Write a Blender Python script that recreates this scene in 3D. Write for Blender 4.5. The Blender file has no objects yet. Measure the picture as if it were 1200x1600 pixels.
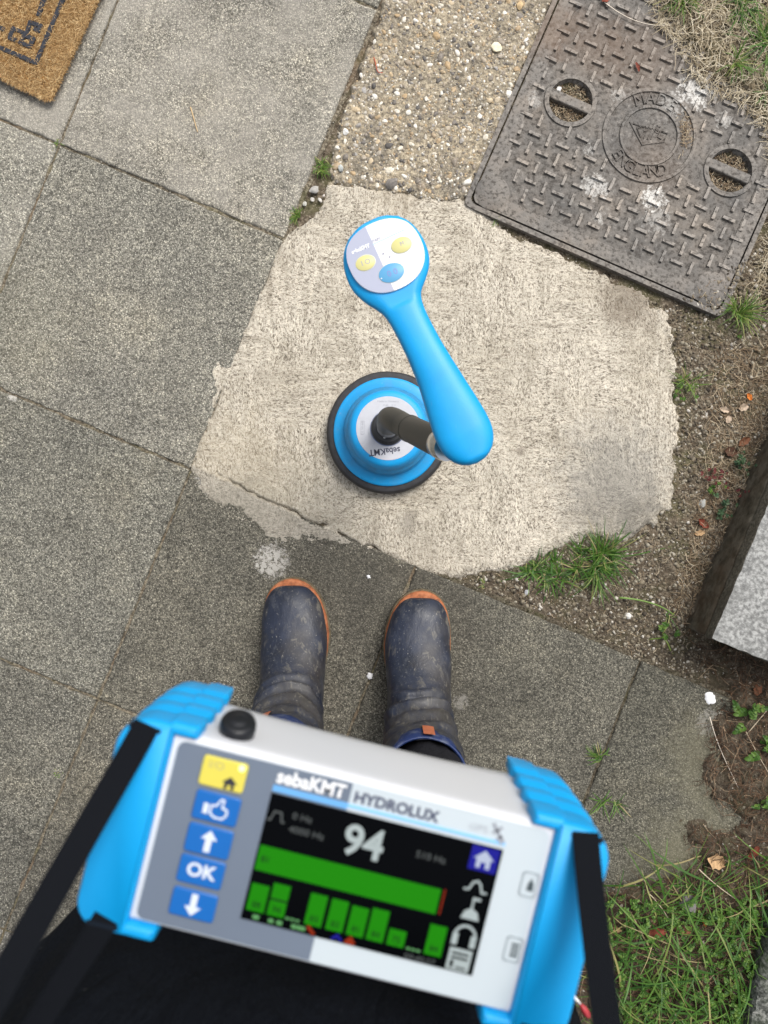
import bpy, math, random
import numpy as np
from mathutils import Vector, Matrix, Euler, noise as mnoise

random.seed(7)
RNG = np.random.default_rng(11)
SC = bpy.context.scene
COL = SC.collection
R = math.radians

# ------------------------------------------------------------------ camera, sky, sun, exposure
CAM_H = 1.38                                   # the phone is held at chest height, pointing straight down
cam_data = bpy.data.cameras.new('camera')
cam = bpy.data.objects.new('camera', cam_data)
COL.objects.link(cam)
cam.location = (0, 0, CAM_H)
cam.rotation_euler = (0, 0, 0)
cam_data.sensor_fit = 'HORIZONTAL'
cam_data.sensor_width = 36
cam_data.lens = 36
cam_data.clip_start = 0.02
cam_data.clip_end = 400
cam_data.dof.use_dof = True
cam_data.dof.focus_distance = 1.22
cam_data.dof.aperture_fstop = 9.5
SC.camera = cam

world = bpy.data.worlds.new('World')
SC.world = world
world.use_nodes = True
wt = world.node_tree
wt.nodes.clear()
w_out = wt.nodes.new('ShaderNodeOutputWorld')
w_bg = wt.nodes.new('ShaderNodeBackground')
w_sky = wt.nodes.new('ShaderNodeTexSky')
w_sky.sky_type = 'NISHITA'
w_sky.sun_disc = False
SUN_EL, SUN_AZ = R(56), R(38)                  # azimuth clockwise from +y
w_sky.sun_elevation = SUN_EL
w_sky.sun_rotation = SUN_AZ
w_sky.dust_density = 4.0
w_hs = wt.nodes.new('ShaderNodeHueSaturation')
w_hs.inputs['Saturation'].default_value = 0.28
wt.links.new(w_sky.outputs[0], w_hs.inputs['Color'])
wt.links.new(w_hs.outputs[0], w_bg.inputs['Color'])
w_bg.inputs['Strength'].default_value = 0.125
wt.links.new(w_bg.outputs[0], w_out.inputs['Surface'])

sun_data = bpy.data.lights.new('sun', 'SUN')
sun_data.energy = 1.5
sun_data.angle = R(26)
sun_data.color = (1.0, 0.965, 0.91)
sun = bpy.data.objects.new('sun', sun_data)
COL.objects.link(sun)
sun_dir = Vector((math.sin(SUN_AZ) * math.cos(SUN_EL), math.cos(SUN_AZ) * math.cos(SUN_EL), math.sin(SUN_EL)))
sun.rotation_euler = sun_dir.to_track_quat('Z', 'Y').to_euler()

SC.view_settings.view_transform = 'Standard'
SC.view_settings.look = 'None'
SC.view_settings.gamma = 1.0
SC.view_settings.use_curve_mapping = False
SC.view_settings.exposure = 0.60

F = 1200.0
def P(px, py, z=0.0):
    d = CAM_H - z
    return Vector(((px - 600) / F * d, (800 - py) / F * d, z))
def PX(px, py, z=0.0):
    v = P(px, py, z)
    return (v.x, v.y)

# ------------------------------------------------------------------ numpy noise
def _h(ix, iy, seed):
    n = (ix.astype(np.int64) * 374761393 + iy.astype(np.int64) * 668265263 + seed * 974634777) & 0xffffffff
    n = ((n ^ (n >> 13)) * 1274126177) & 0xffffffff
    return ((n ^ (n >> 16)) & 0xffff) / 65535.0
def vn(x, y, s, seed=0):
    x = np.asarray(x, float) * s; y = np.asarray(y, float) * s
    ix = np.floor(x); iy = np.floor(y); fx = x - ix; fy = y - iy
    fx = fx * fx * (3 - 2 * fx); fy = fy * fy * (3 - 2 * fy)
    a = _h(ix, iy, seed); b = _h(ix + 1, iy, seed); c = _h(ix, iy + 1, seed); d = _h(ix + 1, iy + 1, seed)
    return (a * (1 - fx) + b * fx) * (1 - fy) + (c * (1 - fx) + d * fx) * fy
def fbm(x, y, s, seed=0, o=4):
    t = 0; a = 1; n = 0
    for i in range(o):
        t = t + a * vn(x, y, s * 2 ** i, seed + i * 17); n += a; a *= 0.5
    return t / n
def sdf_poly(x, y, poly):                      # negative inside
    x = np.asarray(x, float); y = np.asarray(y, float)
    d = np.full(x.shape, 1e9); s = np.ones(x.shape)
    n = len(poly)
    for i in range(n):
        ax, ay = poly[i]; bx, by = poly[(i + 1) % n]
        ex, ey = bx - ax, by - ay
        wx, wy = x - ax, y - ay
        t = np.clip((wx * ex + wy * ey) / (ex * ex + ey * ey), 0, 1)
        dx, dy = wx - ex * t, wy - ey * t
        d = np.minimum(d, dx * dx + dy * dy)
        c1 = y >= ay; c2 = y < by; c3 = ex * wy > ey * wx
        flip = (c1 & c2 & c3) | (~c1 & ~c2 & ~c3)
        s = np.where(flip, -s, s)
    return s * np.sqrt(d)
def dseg(x, y, a, b):
    ex, ey = b[0] - a[0], b[1] - a[1]
    t = np.clip(((x - a[0]) * ex + (y - a[1]) * ey) / (ex * ex + ey * ey), 0, 1)
    return np.hypot(x - a[0] - ex * t, y - a[1] - ey * t)
def sstep(a, b, x):
    t = np.clip((x - a) / (b - a), 0, 1)
    return t * t * (3 - 2 * t)

# ------------------------------------------------------------------ object helpers
def link(o, parent=None):
    COL.objects.link(o)
    if parent is not None:
        o.parent = parent
    return o
def mesh(name, verts, faces, mat=None, parent=None, smooth=False, angle=None):
    me = bpy.data.meshes.new(name)
    me.from_pydata([tuple(v) for v in verts], [], [tuple(f) for f in faces])
    me.update()
    if mat is not None:
        for m in (mat if isinstance(mat, (list, tuple)) else [mat]):
            me.materials.append(m)
    if smooth:
        me.shade_smooth()
    if angle is not None:
        me.shade_smooth(); me.set_sharp_from_angle(angle=R(angle))
    return link(bpy.data.objects.new(name, me), parent)
def npmesh(name, V, Fq, mat=None, parent=None, smooth=False):
    V = np.asarray(V, np.float32); Fq = np.asarray(Fq, np.int32)
    me = bpy.data.meshes.new(name)
    k = Fq.shape[1]
    me.vertices.add(len(V)); me.vertices.foreach_set('co', V.ravel())
    me.loops.add(Fq.size); me.loops.foreach_set('vertex_index', Fq.ravel())
    me.polygons.add(len(Fq))
    me.polygons.foreach_set('loop_start', np.arange(0, Fq.size, k, dtype=np.int32))
    me.update(calc_edges=True)
    me.validate()
    if mat is not None:
        for m in (mat if isinstance(mat, (list, tuple)) else [mat]):
            me.materials.append(m)
    if smooth:
        me.shade_smooth()
    return link(bpy.data.objects.new(name, me), parent)
def tag(o, label=None, cat=None, group=None, kind=None):
    if label: o['label'] = label
    if cat: o['category'] = cat
    if group: o['group'] = group
    if kind: o['kind'] = kind
    return o
def empty(name, loc=(0, 0, 0), rz=0.0, parent=None):
    o = bpy.data.objects.new(name, None)
    o.empty_display_size = 0.05
    o.location = loc; o.rotation_euler = (0, 0, rz)
    return link(o, parent)
class MB:
    def __init__(s): s.v = []; s.f = []
    def add(s, v, f):
        b = len(s.v); s.v += [tuple(q) for q in v]; s.f += [tuple(i + b for i in q) for q in f]
    def box(s, x0, x1, y0, y1, z0, z1):
        s.add([(x0,y0,z0),(x1,y0,z0),(x1,y1,z0),(x0,y1,z0),(x0,y0,z1),(x1,y0,z1),(x1,y1,z1),(x0,y1,z1)],
              [(3,2,1,0),(4,5,6,7),(0,1,5,4),(1,2,6,5),(2,3,7,6),(3,0,4,7)])
    def prism(s, poly, z0, z1):
        n = len(poly)
        s.add([(x, y, z0) for x, y in poly] + [(x, y, z1) for x, y in poly],
              [tuple(range(n - 1, -1, -1)), tuple(range(n, 2 * n))] + [(i, (i + 1) % n, n + (i + 1) % n, n + i) for i in range(n)])
    def rings(s, rings, cap0=True, cap1=True):
        n = len(rings[0]); v = [p for r in rings for p in r]; f = []
        for j in range(len(rings) - 1):
            for i in range(n):
                a = j * n + i; b = j * n + (i + 1) % n
                f.append((a, b, b + n, a + n))
        if cap0: f.append(tuple(range(n - 1, -1, -1)))
        if cap1: f.append(tuple((len(rings) - 1) * n + i for i in range(n)))
        s.add(v, f)
    def stroke(s, pts, w, z0, z1, closed=False):
        n = len(pts)
        for i in range(n if closed else n - 1):
            a = Vector(pts[i]); b = Vector(pts[(i + 1) % n]); d = (b - a)
            if d.length < 1e-9: continue
            d.normalize(); q = Vector((-d.y, d.x)) * w / 2; e = d * w * 0.3
            s.prism([a - e - q, b + e - q, b + e + q, a - e + q], z0, z1 + i * 1e-6)
    def build(s, name, mat, parent=None, angle=None, smooth=False):
        return mesh(name, s.v, s.f, mat, parent, smooth, angle)
def lathe(prof, n=48, c=(0, 0)):
    return [[(c[0] + r * math.cos(2 * math.pi * i / n), c[1] + r * math.sin(2 * math.pi * i / n), z) for i in range(n)] for r, z in prof]
def tube_rings(path, radii, n=20):
    out = []; up = Vector((0.3, 0.9, 0.1)).normalized()
    for i, p in enumerate(path):
        t = (path[min(i + 1, len(path) - 1)] - path[max(i - 1, 0)]).normalized()
        a = t.cross(up).normalized(); b = a.cross(t).normalized(); up = b
        out.append([p + (a * math.cos(2 * math.pi * k / n) + b * math.sin(2 * math.pi * k / n)) * radii[i] for k in range(n)])
    return out
def bez(pts, n):
    out = []
    m = len(pts)
    for i in range(n + 1):
        t = i / n; q = [Vector(p) for p in pts]
        while len(q) > 1: q = [q[j].lerp(q[j + 1], t) for j in range(len(q) - 1)]
        out.append(q[0])
    return out
def interp(tab, s):
    if s <= tab[0][0]: return tab[0][1]
    for (a, va), (b, vb) in zip(tab, tab[1:]):
        if s <= b:
            return va + (vb - va) * (s - a) / (b - a)
    return tab[-1][1]
def rrect(x0, x1, y0, y1, r, n=6, radii=None):
    out = []
    rr = radii or (r, r, r, r)                # order: br, tr, tl, bl
    for (cx, cy, a0), q in zip([(x1, y0, -90), (x1, y1, 0), (x0, y1, 90), (x0, y0, 180)], rr):
        sx = -1 if cx == x1 else 1; sy = -1 if cy == y1 else 1
        for k in range(n + 1):
            a = R(a0 + 90 * k / n)
            out.append((cx + sx * q + q * math.cos(a), cy + sy * q + q * math.sin(a)))
    return out
def offset_poly(poly, o):                     # + grows, ccw polygon
    n = len(poly); out = []
    for i in range(n):
        a = Vector(poly[i - 1]); b = Vector(poly[i]); c = Vector(poly[(i + 1) % n])
        d1 = (b - a); d2 = (c - b)
        if d1.length < 1e-9: d1 = d2
        if d2.length < 1e-9: d2 = d1
        d1.normalize(); d2.normalize()
        q = Vector((d1.y, -d1.x)) + Vector((d2.y, -d2.x)); q.normalize()
        out.append((b.x + q.x * o, b.y + q.y * o))
    return out
def text_obj(name, body, size, mat, parent, loc, rz=0.0, extrude=0.0, sx=1.0, shear=0.0, bold=0.0):
    cu = bpy.data.curves.new(name, 'FONT')
    cu.body = body; cu.size = size; cu.align_x = 'CENTER'; cu.align_y = 'CENTER'
    cu.extrude = extrude; cu.shear = shear; cu.resolution_u = 3; cu.offset = bold
    tmp = bpy.data.objects.new(name, cu); COL.objects.link(tmp)
    dg = bpy.context.evaluated_depsgraph_get()
    me = bpy.data.meshes.new_from_object(tmp.evaluated_get(dg))
    bpy.data.objects.remove(tmp); bpy.data.curves.remove(cu)
    me.name = name; me.materials.clear(); me.materials.append(mat)
    o = bpy.data.objects.new(name, me)
    o.location = loc; o.rotation_euler = (0, 0, rz); o.scale = (sx, 1, 1)
    return link(o, parent)

# ------------------------------------------------------------------ material helpers
class NT:
    def __init__(s, name, rough=0.8, spec=0.3, metal=0.0, color=(0.5, 0.5, 0.5)):
        s.m = bpy.data.materials.new(name); s.m.use_nodes = True
        s.t = s.m.node_tree; s.b = s.t.nodes['Principled BSDF']
        s.b.inputs['Roughness'].default_value = rough
        s.b.inputs['Specular IOR Level'].default_value = spec
        s.b.inputs['Metallic'].default_value = metal
        s.b.inputs['Base Color'].default_value = (*color, 1)
    def n(s, typ, **kw):
        nd = s.t.nodes.new(typ)
        for k, v in kw.items(): setattr(nd, k, v)
        return nd
    def l(s, a, b): s.t.links.new(a, b)
    def pos(s, sc=(1, 1, 1), rz=0.0):
        g = s.n('ShaderNodeNewGeometry'); mp = s.n('ShaderNodeMapping')
        mp.inputs['Scale'].default_value = sc; mp.inputs['Rotation'].default_value = (0, 0, rz)
        s.l(g.outputs['Position'], mp.inputs[0]); return mp.outputs[0]
    def obj(s, sc=(1, 1, 1), rz=0.0):
        g = s.n('ShaderNodeTexCoord'); mp = s.n('ShaderNodeMapping')
        mp.inputs['Scale'].default_value = sc; mp.inputs['Rotation'].default_value = (0, 0, rz)
        s.l(g.outputs['Object'], mp.inputs[0]); return mp.outputs[0]
    def noise(s, v, scale, detail=3, rough=0.55, dist=0.0):
        nd = s.n('ShaderNodeTexNoise')
        nd.inputs['Scale'].default_value = scale; nd.inputs['Detail'].default_value = detail
        nd.inputs['Roughness'].default_value = rough; nd.inputs['Distortion'].default_value = dist
        s.l(v, nd.inputs['Vector']); return nd.outputs['Fac']
    def vor(s, v, scale, out='Distance', feature='F1', rand=1.0):
        nd = s.n('ShaderNodeTexVoronoi', feature=feature)
        nd.inputs['Scale'].default_value = scale; nd.inputs['Randomness'].default_value = rand
        s.l(v, nd.inputs['Vector']); return nd.outputs[out]
    def ramp(s, f, stops, interp='LINEAR'):
        nd = s.n('ShaderNodeValToRGB'); cr = nd.color_ramp; cr.interpolation = interp
        while len(cr.elements) < len(stops): cr.elements.new(0.5)
        for e, (p, c) in zip(cr.elements, stops):
            e.position = p; e.color = (*c, 1) if isinstance(c, tuple) else (c, c, c, 1)
        s.l(f, nd.inputs[0]); return nd.outputs[0]
    def mix(s, f, a, b, mode='MIX'):
        nd = s.n('ShaderNodeMix', data_type='RGBA', blend_type=mode)
        for i, x in ((0, f), (6, a), (7, b)):
            if isinstance(x, (int, float)): nd.inputs[i].default_value = x if i == 0 else (x, x, x, 1)
            elif isinstance(x, tuple): nd.inputs[i].default_value = (*x, 1)
            else: s.l(x, nd.inputs[i])
        return nd.outputs[2]
    def math(s, op, a, b=0.0, c=None, clamp=False):
        nd = s.n('ShaderNodeMath', operation=op, use_clamp=clamp)
        for i, x in enumerate((a, b, c)):
            if x is None: continue
            if isinstance(x, (int, float)): nd.inputs[i].default_value = x
            else: s.l(x, nd.inputs[i])
        return nd.outputs[0]
    def bump(s, h, dist, strength=1.0, chain=None):
        nd = s.n('ShaderNodeBump'); nd.inputs['Distance'].default_value = dist; nd.inputs['Strength'].default_value = strength
        s.l(h, nd.inputs['Height'])
        if chain is not None: s.l(chain, nd.inputs['Normal'])
        return nd.outputs[0]
    def col(s, c): s.l(c, s.b.inputs['Base Color'])
    def nrm(s, n): s.l(n, s.b.inputs['Normal'])
    def rough(s, f): s.l(f, s.b.inputs['Roughness'])
    def blot(s, x, y, r, wob=0.8, scale=60, edge=0.25, seed=0.0):
        """mask of a stain with its own ragged shape at a fixed place on the ground"""
        g = s.n('ShaderNodeNewGeometry'); v = s.n('ShaderNodeVectorMath', operation='DISTANCE')
        s.l(g.outputs['Position'], v.inputs[0]); v.inputs[1].default_value = (x, y, 0)
        d = s.math('DIVIDE', v.outputs['Value'], r)
        nz = s.noise(s.pos(), scale, 4, 0.7)
        d2 = s.math('MULTIPLY_ADD', nz, wob * 2, s.math('SUBTRACT', d, wob))
        return s.ramp(d2, [(0.0, 1.0), (1 - edge, 1.0), (1.0, 0.0)]) if False else s.math('SUBTRACT', 1.0, s.math('DIVIDE', s.math('SUBTRACT', d2, 1 - edge), edge * 2, clamp=True), clamp=True)

def slab_material():
    m = NT('paving_concrete', 0.88, 0.25)
    p = m.pos()
    oi = m.n('ShaderNodeObjectInfo')
    big = m.noise(p, 5, 4, 0.6)
    big2 = m.noise(p, 14, 4, 0.65, 0.4)
    agg = m.noise(p, 205, 3, 0.7)
    agg2 = m.noise(m.pos(rz=1.0), 330, 2, 0.6)
    spk = m.noise(m.pos(rz=0.4), 420, 1, 0.5)
    base = m.ramp(agg, [(0.36, (0.105, 0.101, 0.094)), (0.47, (0.19, 0.184, 0.168)), (0.58, (0.36, 0.345, 0.315))])
    base = m.mix(m.ramp(agg2, [(0.36, 0.8), (0.49, 0.0)]), base, (0.075, 0.071, 0.066))
    base = m.mix(m.ramp(spk, [(0.62, 0.0), (0.68, 0.95)]), base, (0.78, 0.75, 0.69))
    vb = m.vor(p, 115, 'Color')
    vd = m.vor(p, 115)
    chip = m.math('MULTIPLY', m.ramp(vd, [(0.12, 1.0), (0.22, 0.0)]), m.ramp(vb, [(0.55, 0.0), (0.62, 1.0)]))
    base = m.mix(m.math('MULTIPLY', chip, 0.8), base, (0.66, 0.62, 0.55))
    base = m.mix(1.0, base, m.ramp(big, [(0.3, (0.78, 0.79, 0.80)), (0.55, (1.0, 1.0, 0.99)), (0.75, (1.18, 1.15, 1.08))]), 'MULTIPLY')
    base = m.mix(1.0, base, m.ramp(big2, [(0.3, (0.82, 0.81, 0.79)), (0.6, (1.08, 1.07, 1.04))]), 'MULTIPLY')
    base = m.mix(1.0, base, oi.outputs['Color'], 'MULTIPLY')
    base = m.mix(1.0, base, m.ramp(m.noise(m.pos(rz=.2), 75, 3, 0.6), [(0.34, (0.74, 0.735, 0.72)), (0.5, (1.0, 1.0, 1.0)), (0.64, (1.24, 1.23, 1.2))]), 'MULTIPLY')
    base = m.mix(1.0, base, (0.905, 0.90, 0.87), 'MULTIPLY')
    # smooth worn film that hides the aggregate on the paler slabs near the door
    film = m.math('MULTIPLY', oi.outputs['Alpha'], m.ramp(m.noise(p, 9, 5, 0.65), [(0.38, 0.05), (0.62, 1.0)]))
    base = m.mix(m.math('MULTIPLY', film, 0.58), base, (0.36, 0.335, 0.29))
    spl = m.ramp(m.noise(m.pos(rz=.5), 150, 4, .7, .8), [(.44, .08), (.49, 1.)])
    for (px, py, r, k, wob) in ((424, 876, .024, .9, 1.0), (330, 745, .020, .6, 1.2), (20, 620, .007, .9, .6), (720, 1097, .012, .35, .6), (1108, 1130, .02, .35, 1.2), (485, 1395, .03, .4, 1.0)):
        x, y = PX(px, py)
        base = m.mix(m.math('MULTIPLY', m.math('MULTIPLY', m.blot(x, y, r * 1.15, wob * 1.3, 120, 0.2), spl), k), base, (0.46, 0.44, 0.40))
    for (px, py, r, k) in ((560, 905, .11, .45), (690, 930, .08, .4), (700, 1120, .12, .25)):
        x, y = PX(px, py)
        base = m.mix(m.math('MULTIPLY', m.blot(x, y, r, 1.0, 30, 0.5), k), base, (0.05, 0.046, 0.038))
    for (px, py, r, k) in ((1110, 1190, .07, .38), (1100, 1330, .08, .3), (0, 500, .12, .15), (1050, 1360, .08, .25)):
        x, y = PX(px, py)
        base = m.mix(m.math('MULTIPLY', m.blot(x, y, r, 0.9, 30, 0.5), k), base, (0.20, 0.185, 0.12))
    m.col(base)
    h = m.mix(0.5, agg, agg2)
    n1 = m.bump(h, 0.0022, 0.9)
    m.nrm(m.bump(big2, 0.004, 0.5, n1))
    return m.m

def patch_material():
    m = NT('patch_concrete', 0.85, 0.25)
    p1 = m.pos((0.5, 1, 1), 0.25); p2 = m.pos((1, 0.55, 1), 0.5); p3 = m.pos((0.6, 1, 1), -0.6)
    w = m.noise(m.pos(), 7, 3, 0.6)
    a = m.noise(p1, 330, 2, 0.65, 0.9); b = m.noise(p2, 330, 2, 0.65, 0.9); c = m.noise(p3, 340, 2, 0.65, 0.9)
    st = m.mix(m.ramp(w, [(0.42, 0.0), (0.5, 1.0)]), a, b)
    st = m.mix(m.ramp(m.noise(m.pos(rz=2.0), 9, 2, 0.5), [(0.5, 0.0), (0.6, 1.0)]), st, c)
    big = m.noise(m.pos(), 6, 5, 0.62)
    tr1 = m.noise(m.pos((.12, 1, 1), .35), 110, 3, .6, .4); tr2 = m.noise(m.pos((1, .14, 1), .25), 90, 3, .6, .5)
    tr = m.mix(m.ramp(w, [(0.45, 0.0), (0.53, 1.0)]), tr1, tr2)
    base = m.ramp(st, [(0.34, (0.14, 0.12, 0.095)), (0.425, (0.29, 0.255, 0.205)), (0.49, (0.46, 0.42, 0.35)), (0.66, (0.62, 0.57, 0.485))])
    sp = m.noise(m.pos(rz=0.8), 500, 2, 0.6)
    base = m.mix(m.ramp(sp, [(0.33, 0.5), (0.42, 0.0)]), base, (0.12, 0.10, 0.08))
    base = m.mix(1.0, base, m.ramp(big, [(0.3, (0.80, 0.78, 0.74)), (0.5, (1.0, 0.99, 0.97)), (0.72, (1.14, 1.13, 1.12))]), 'MULTIPLY')
    base = m.mix(1.0, base, m.ramp(tr, [(.34, (.84, .83, .81)), (.5, (1.04, 1.04, 1.04)), (.66, (1.18, 1.18, 1.17))]), 'MULTIPLY')
    for (px, py, r, k, c_) in ((960, 745, .09, .42, (0.20, 0.20, 0.19)), (985, 470, .05, .6, (0.13, 0.10, 0.07)), (380, 740, .10, .35, (0.36, 0.30, 0.20)), (400, 420, .06, .25, (0.30, 0.25, 0.18)), (1000, 820, .035, .5, (0.12, 0.11, 0.09)), (620, 300, .05, .35, (0.30, 0.25, 0.18)), (650, 870, .08, .3, (0.25, 0.22, 0.17)), (812, 705, .008, .7, (.16, .13, .1)), (635, 815, .02, .5, (.2, .18, .15)), (480, 820, .10, .3, (0.25, 0.23, 0.18)), (370, 800, .06, .4, (0.26, 0.24, 0.19)), (960, 790, .07, .35, (.16, .15, .13))):
        x, y = PX(px, py)
        base = m.mix(m.math('MULTIPLY', m.blot(x, y, r, 1.0, 45, 0.5), k), base, c_)
    # thin grey cement film smeared over the slabs beyond the crack
    ax, ay = PX(338, 742); bx, by = PX(650, 890); nx_, ny_ = (by - ay), -(bx - ax); L_ = math.hypot(nx_, ny_); nx_ /= L_; ny_ /= L_
    g_ = m.n('ShaderNodeNewGeometry'); dt = m.n('ShaderNodeVectorMath', operation='DOT_PRODUCT'); m.l(g_.outputs['Position'], dt.inputs[0]); dt.inputs[1].default_value = (nx_, ny_, 0)
    dd_ = m.math('SUBTRACT', dt.outputs['Value'], nx_ * ax + ny_ * ay)
    dd_ = m.math('ADD', dd_, m.math('MULTIPLY', m.math('SUBTRACT', m.noise(m.pos(), 50, 3, .6), .5), .016))
    fm = m.math('MULTIPLY', m.math('DIVIDE', dd_, .006, clamp=True), 0.5)
    base = m.mix(fm, base, m.mix(1.0, (0.27, 0.25, 0.215), m.ramp(st, [(.35, .6), (.6, 1.25)]), 'MULTIPLY'))
    m.col(base)
    n1 = m.bump(st, 0.0022, 0.8)
    m.nrm(m.bump(sp, 0.001, 0.5, n1))
    return m.m

def soil_material():
    m = NT('garden_soil', 0.95, 0.15)
    p = m.pos()
    a = m.noise(p, 120, 5, 0.7); b = m.noise(p, 16, 5, 0.65); c = m.noise(m.pos(rz=.7), 300, 2, .6)
    base = m.ramp(a, [(0.3, (0.035, 0.026, 0.018)), (0.5, (0.13, 0.102, 0.072)), (0.68, (0.30, 0.25, 0.185))])
    base = m.mix(m.ramp(b, [(0.48, 0.0), (0.62, 0.55)]), base, (0.10, 0.10, 0.045))
    base = m.mix(m.ramp(c, [(0.62, 0.0), (0.68, 0.8)]), base, (0.42, 0.36, 0.28))
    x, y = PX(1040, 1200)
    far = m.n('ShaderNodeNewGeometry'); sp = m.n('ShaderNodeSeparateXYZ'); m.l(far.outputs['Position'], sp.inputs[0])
    person_shade = m.math('DIVIDE', m.math('SUBTRACT', -0.02, sp.outputs['Y']), 0.25, clamp=True)  # person's shade painted into the soil colour, deeper towards the boots
    base = m.mix(m.math('MULTIPLY', person_shade, 0.55), base, (0.045, 0.036, 0.026))
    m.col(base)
    m.nrm(m.bump(a, 0.006, 0.9))
    return m.m

def mortar_material():
    m = NT('joint_mortar', 0.95, 0.1)
    p = m.pos()
    a = m.noise(p, 200, 4, 0.7); b = m.noise(p, 20, 4, 0.6)
    base = m.ramp(a, [(0.35, (0.05, 0.042, 0.03)), (0.5, (0.18, 0.15, 0.11)), (0.65, (0.34, 0.30, 0.22))])
    base = m.mix(m.ramp(b, [(0.5, 0.0), (0.66, 0.5)]), base, (0.11, 0.11, 0.05))
    base = m.mix(m.ramp(m.noise(m.pos(rz=1.), 12, 3, .5), [(0.56, 0.0), (0.66, 0.35)]), base, (0.16, 0.095, 0.055))
    m.col(base); m.nrm(m.bump(a, 0.003, 1.0))
    return m.m

def iron_material(name='cast_iron', light=1.0):
    m = NT(name, 0.62, 0.4, 0.15)
    p = m.pos()
    a = m.noise(p, 10, 5, 0.65); b = m.noise(p, 150, 4, 0.65); c = m.noise(m.pos(rz=.9), 26, 5, 0.7)
    base = m.ramp(a, [(0.32, (0.082 * light, 0.077 * light, 0.071 * light)), (0.52, (0.124 * light, 0.112 * light, 0.099 * light)), (0.70, (0.158 * light, 0.133 * light, 0.108 * light))])
    base = m.mix(m.ramp(c, [(0.52, 0.0), (0.66, 0.55)]), base, (0.145 * light, 0.125 * light, 0.105 * light))
    base = m.mix(m.ramp(b, [(0.38, 0.75), (0.49, 0.0)]), base, (0.045, 0.038, 0.031))
    base = m.mix(m.ramp(b, [(0.60, 0.0), (0.70, 0.45)]), base, (0.26, 0.235, 0.205))
    for (px, py, r, k) in ((855, 45, .05, .5), (1000, 90, .06, .3), (930, 70, .05, .35), (1020, 260, .05, .2)):
        x, y = PX(px, py)
        base = m.mix(m.math('MULTIPLY', m.blot(x, y, r, 0.9, 40, 0.5), k), base, (0.17, 0.11, 0.07))
    spl = m.ramp(m.noise(m.pos(rz=.5), 170, 4, .75, .8), [(.45, .1), (.50, 1.)])
    for (px, py, r, k, w_) in ((1018, 310, .019, .95, .9), (1085, 148, .024, .95, 1.0), (928, 292, .02, .7, 1.0), (935, 340, .010, .5, .9), (833, 160, .012, .35, 1.0), (920, 235, .008, .5, 1.0), (1050, 165, .02, .4, 1.2), (1025, 345, .02, .35, 1.2), (965, 150, .01, .4, 1.), (1130, 190, .012, .5, 1.)):
        x, y = PX(px, py)
        base = m.mix(m.math('MULTIPLY', m.math('MULTIPLY', m.blot(x, y, r * 1.05, w_ * 1.8, 110, 0.2), spl), k * .85), base, (0.60, 0.585, 0.55))
    m.col(base)
    m.nrm(m.bump(b, 0.0012, 0.8))
    m.rough(m.ramp(b, [(0.3, 0.75), (0.7, 0.5)]))
    return m.m

def plain(name, c, rough=0.5, spec=0.5, metal=0.0, var=0.0, scale=60, bumpd=0.0, local=True, coat=0.0):
    m = NT(name, rough, spec, metal, c)
    if var or bumpd:
        v = m.obj() if local else m.pos()
        a = m.noise(v, scale, 4, 0.6)
        if var:
            m.col(m.mix(1.0, c, m.ramp(a, [(0.25, (1 - var,) * 3), (0.75, (1 + var,) * 3)]), 'MULTIPLY'))
        if bumpd: m.nrm(m.bump(a, bumpd, 0.7))
    m.b.inputs['Coat Weight'].default_value = coat
    return m.m
def island(name, stops, rough=0.6, spec=0.3, trans=0.0, byobj=False, tex=0.0):
    m = NT(name, rough, spec)
    if byobj:
        r = m.n('ShaderNodeObjectInfo').outputs['Random']
    else:
        r = m.n('ShaderNodeNewGeometry').outputs['Random Per Island']
    c = m.ramp(r, stops, 'LINEAR')
    if tex:
        a = m.noise(m.pos(), tex, 3, 0.6)
        c = m.mix(1.0, c, m.ramp(a, [(0.3, (0.65,) * 3), (0.7, (1.25,) * 3)]), 'MULTIPLY')
    m.col(c)
    if trans:
        tr = m.n('ShaderNodeBsdfTranslucent'); m.l(c, tr.inputs['Color'])
        ms = m.n('ShaderNodeMixShader'); ms.inputs[0].default_value = trans
        m.l(m.b.outputs[0], ms.inputs[1]); m.l(tr.outputs[0], ms.inputs[2])
        m.l(ms.outputs[0], m.t.nodes['Material Output'].inputs['Surface'])
    return m.m

M = {}
M['slab'] = slab_material()
M['patch'] = patch_material()
M['soil'] = soil_material()
M['mortar'] = mortar_material()
M['iron'] = iron_material()
M['iron_worn'] = iron_material('cast_iron_worn', 1.32)
M['iron_tread'] = iron_material('cast_iron_treads', 2.0)
_peb = [(0.0, (0.09, 0.082, 0.075)), (0.12, (0.17, 0.15, 0.13)), (0.32, (0.30, 0.25, 0.19)), (0.52, (0.44, 0.31, 0.17)), (0.62, (0.52, 0.42, 0.28)), (0.72, (0.32, 0.30, 0.28)), (0.82, (0.62, 0.56, 0.45)), (1.0, (0.80, 0.76, 0.68))]
M['pebble'] = island('flint_pebble', _peb, 0.55, 0.4, byobj=True, tex=260)
M['pebbles'] = island('flint_chips', _peb, 0.6, 0.4, tex=260)
M['grit'] = island('soil_grit', [(0.0, (0.04, 0.033, 0.026)), (0.3, (0.12, 0.10, 0.075)), (0.6, (0.22, 0.185, 0.13)), (0.9, (0.31, 0.28, 0.22)), (1.0, (0.56, 0.52, 0.46))], 0.85, 0.2)
M['grass'] = island('grass_green', [(0.0, (0.03, 0.095, 0.012)), (0.5, (0.075, 0.18, 0.022)), (0.8, (0.14, 0.24, 0.04)), (0.93, (0.32, 0.30, 0.11)), (1.0, (0.42, 0.33, 0.18))], 0.5, 0.4, 0.3)
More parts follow.
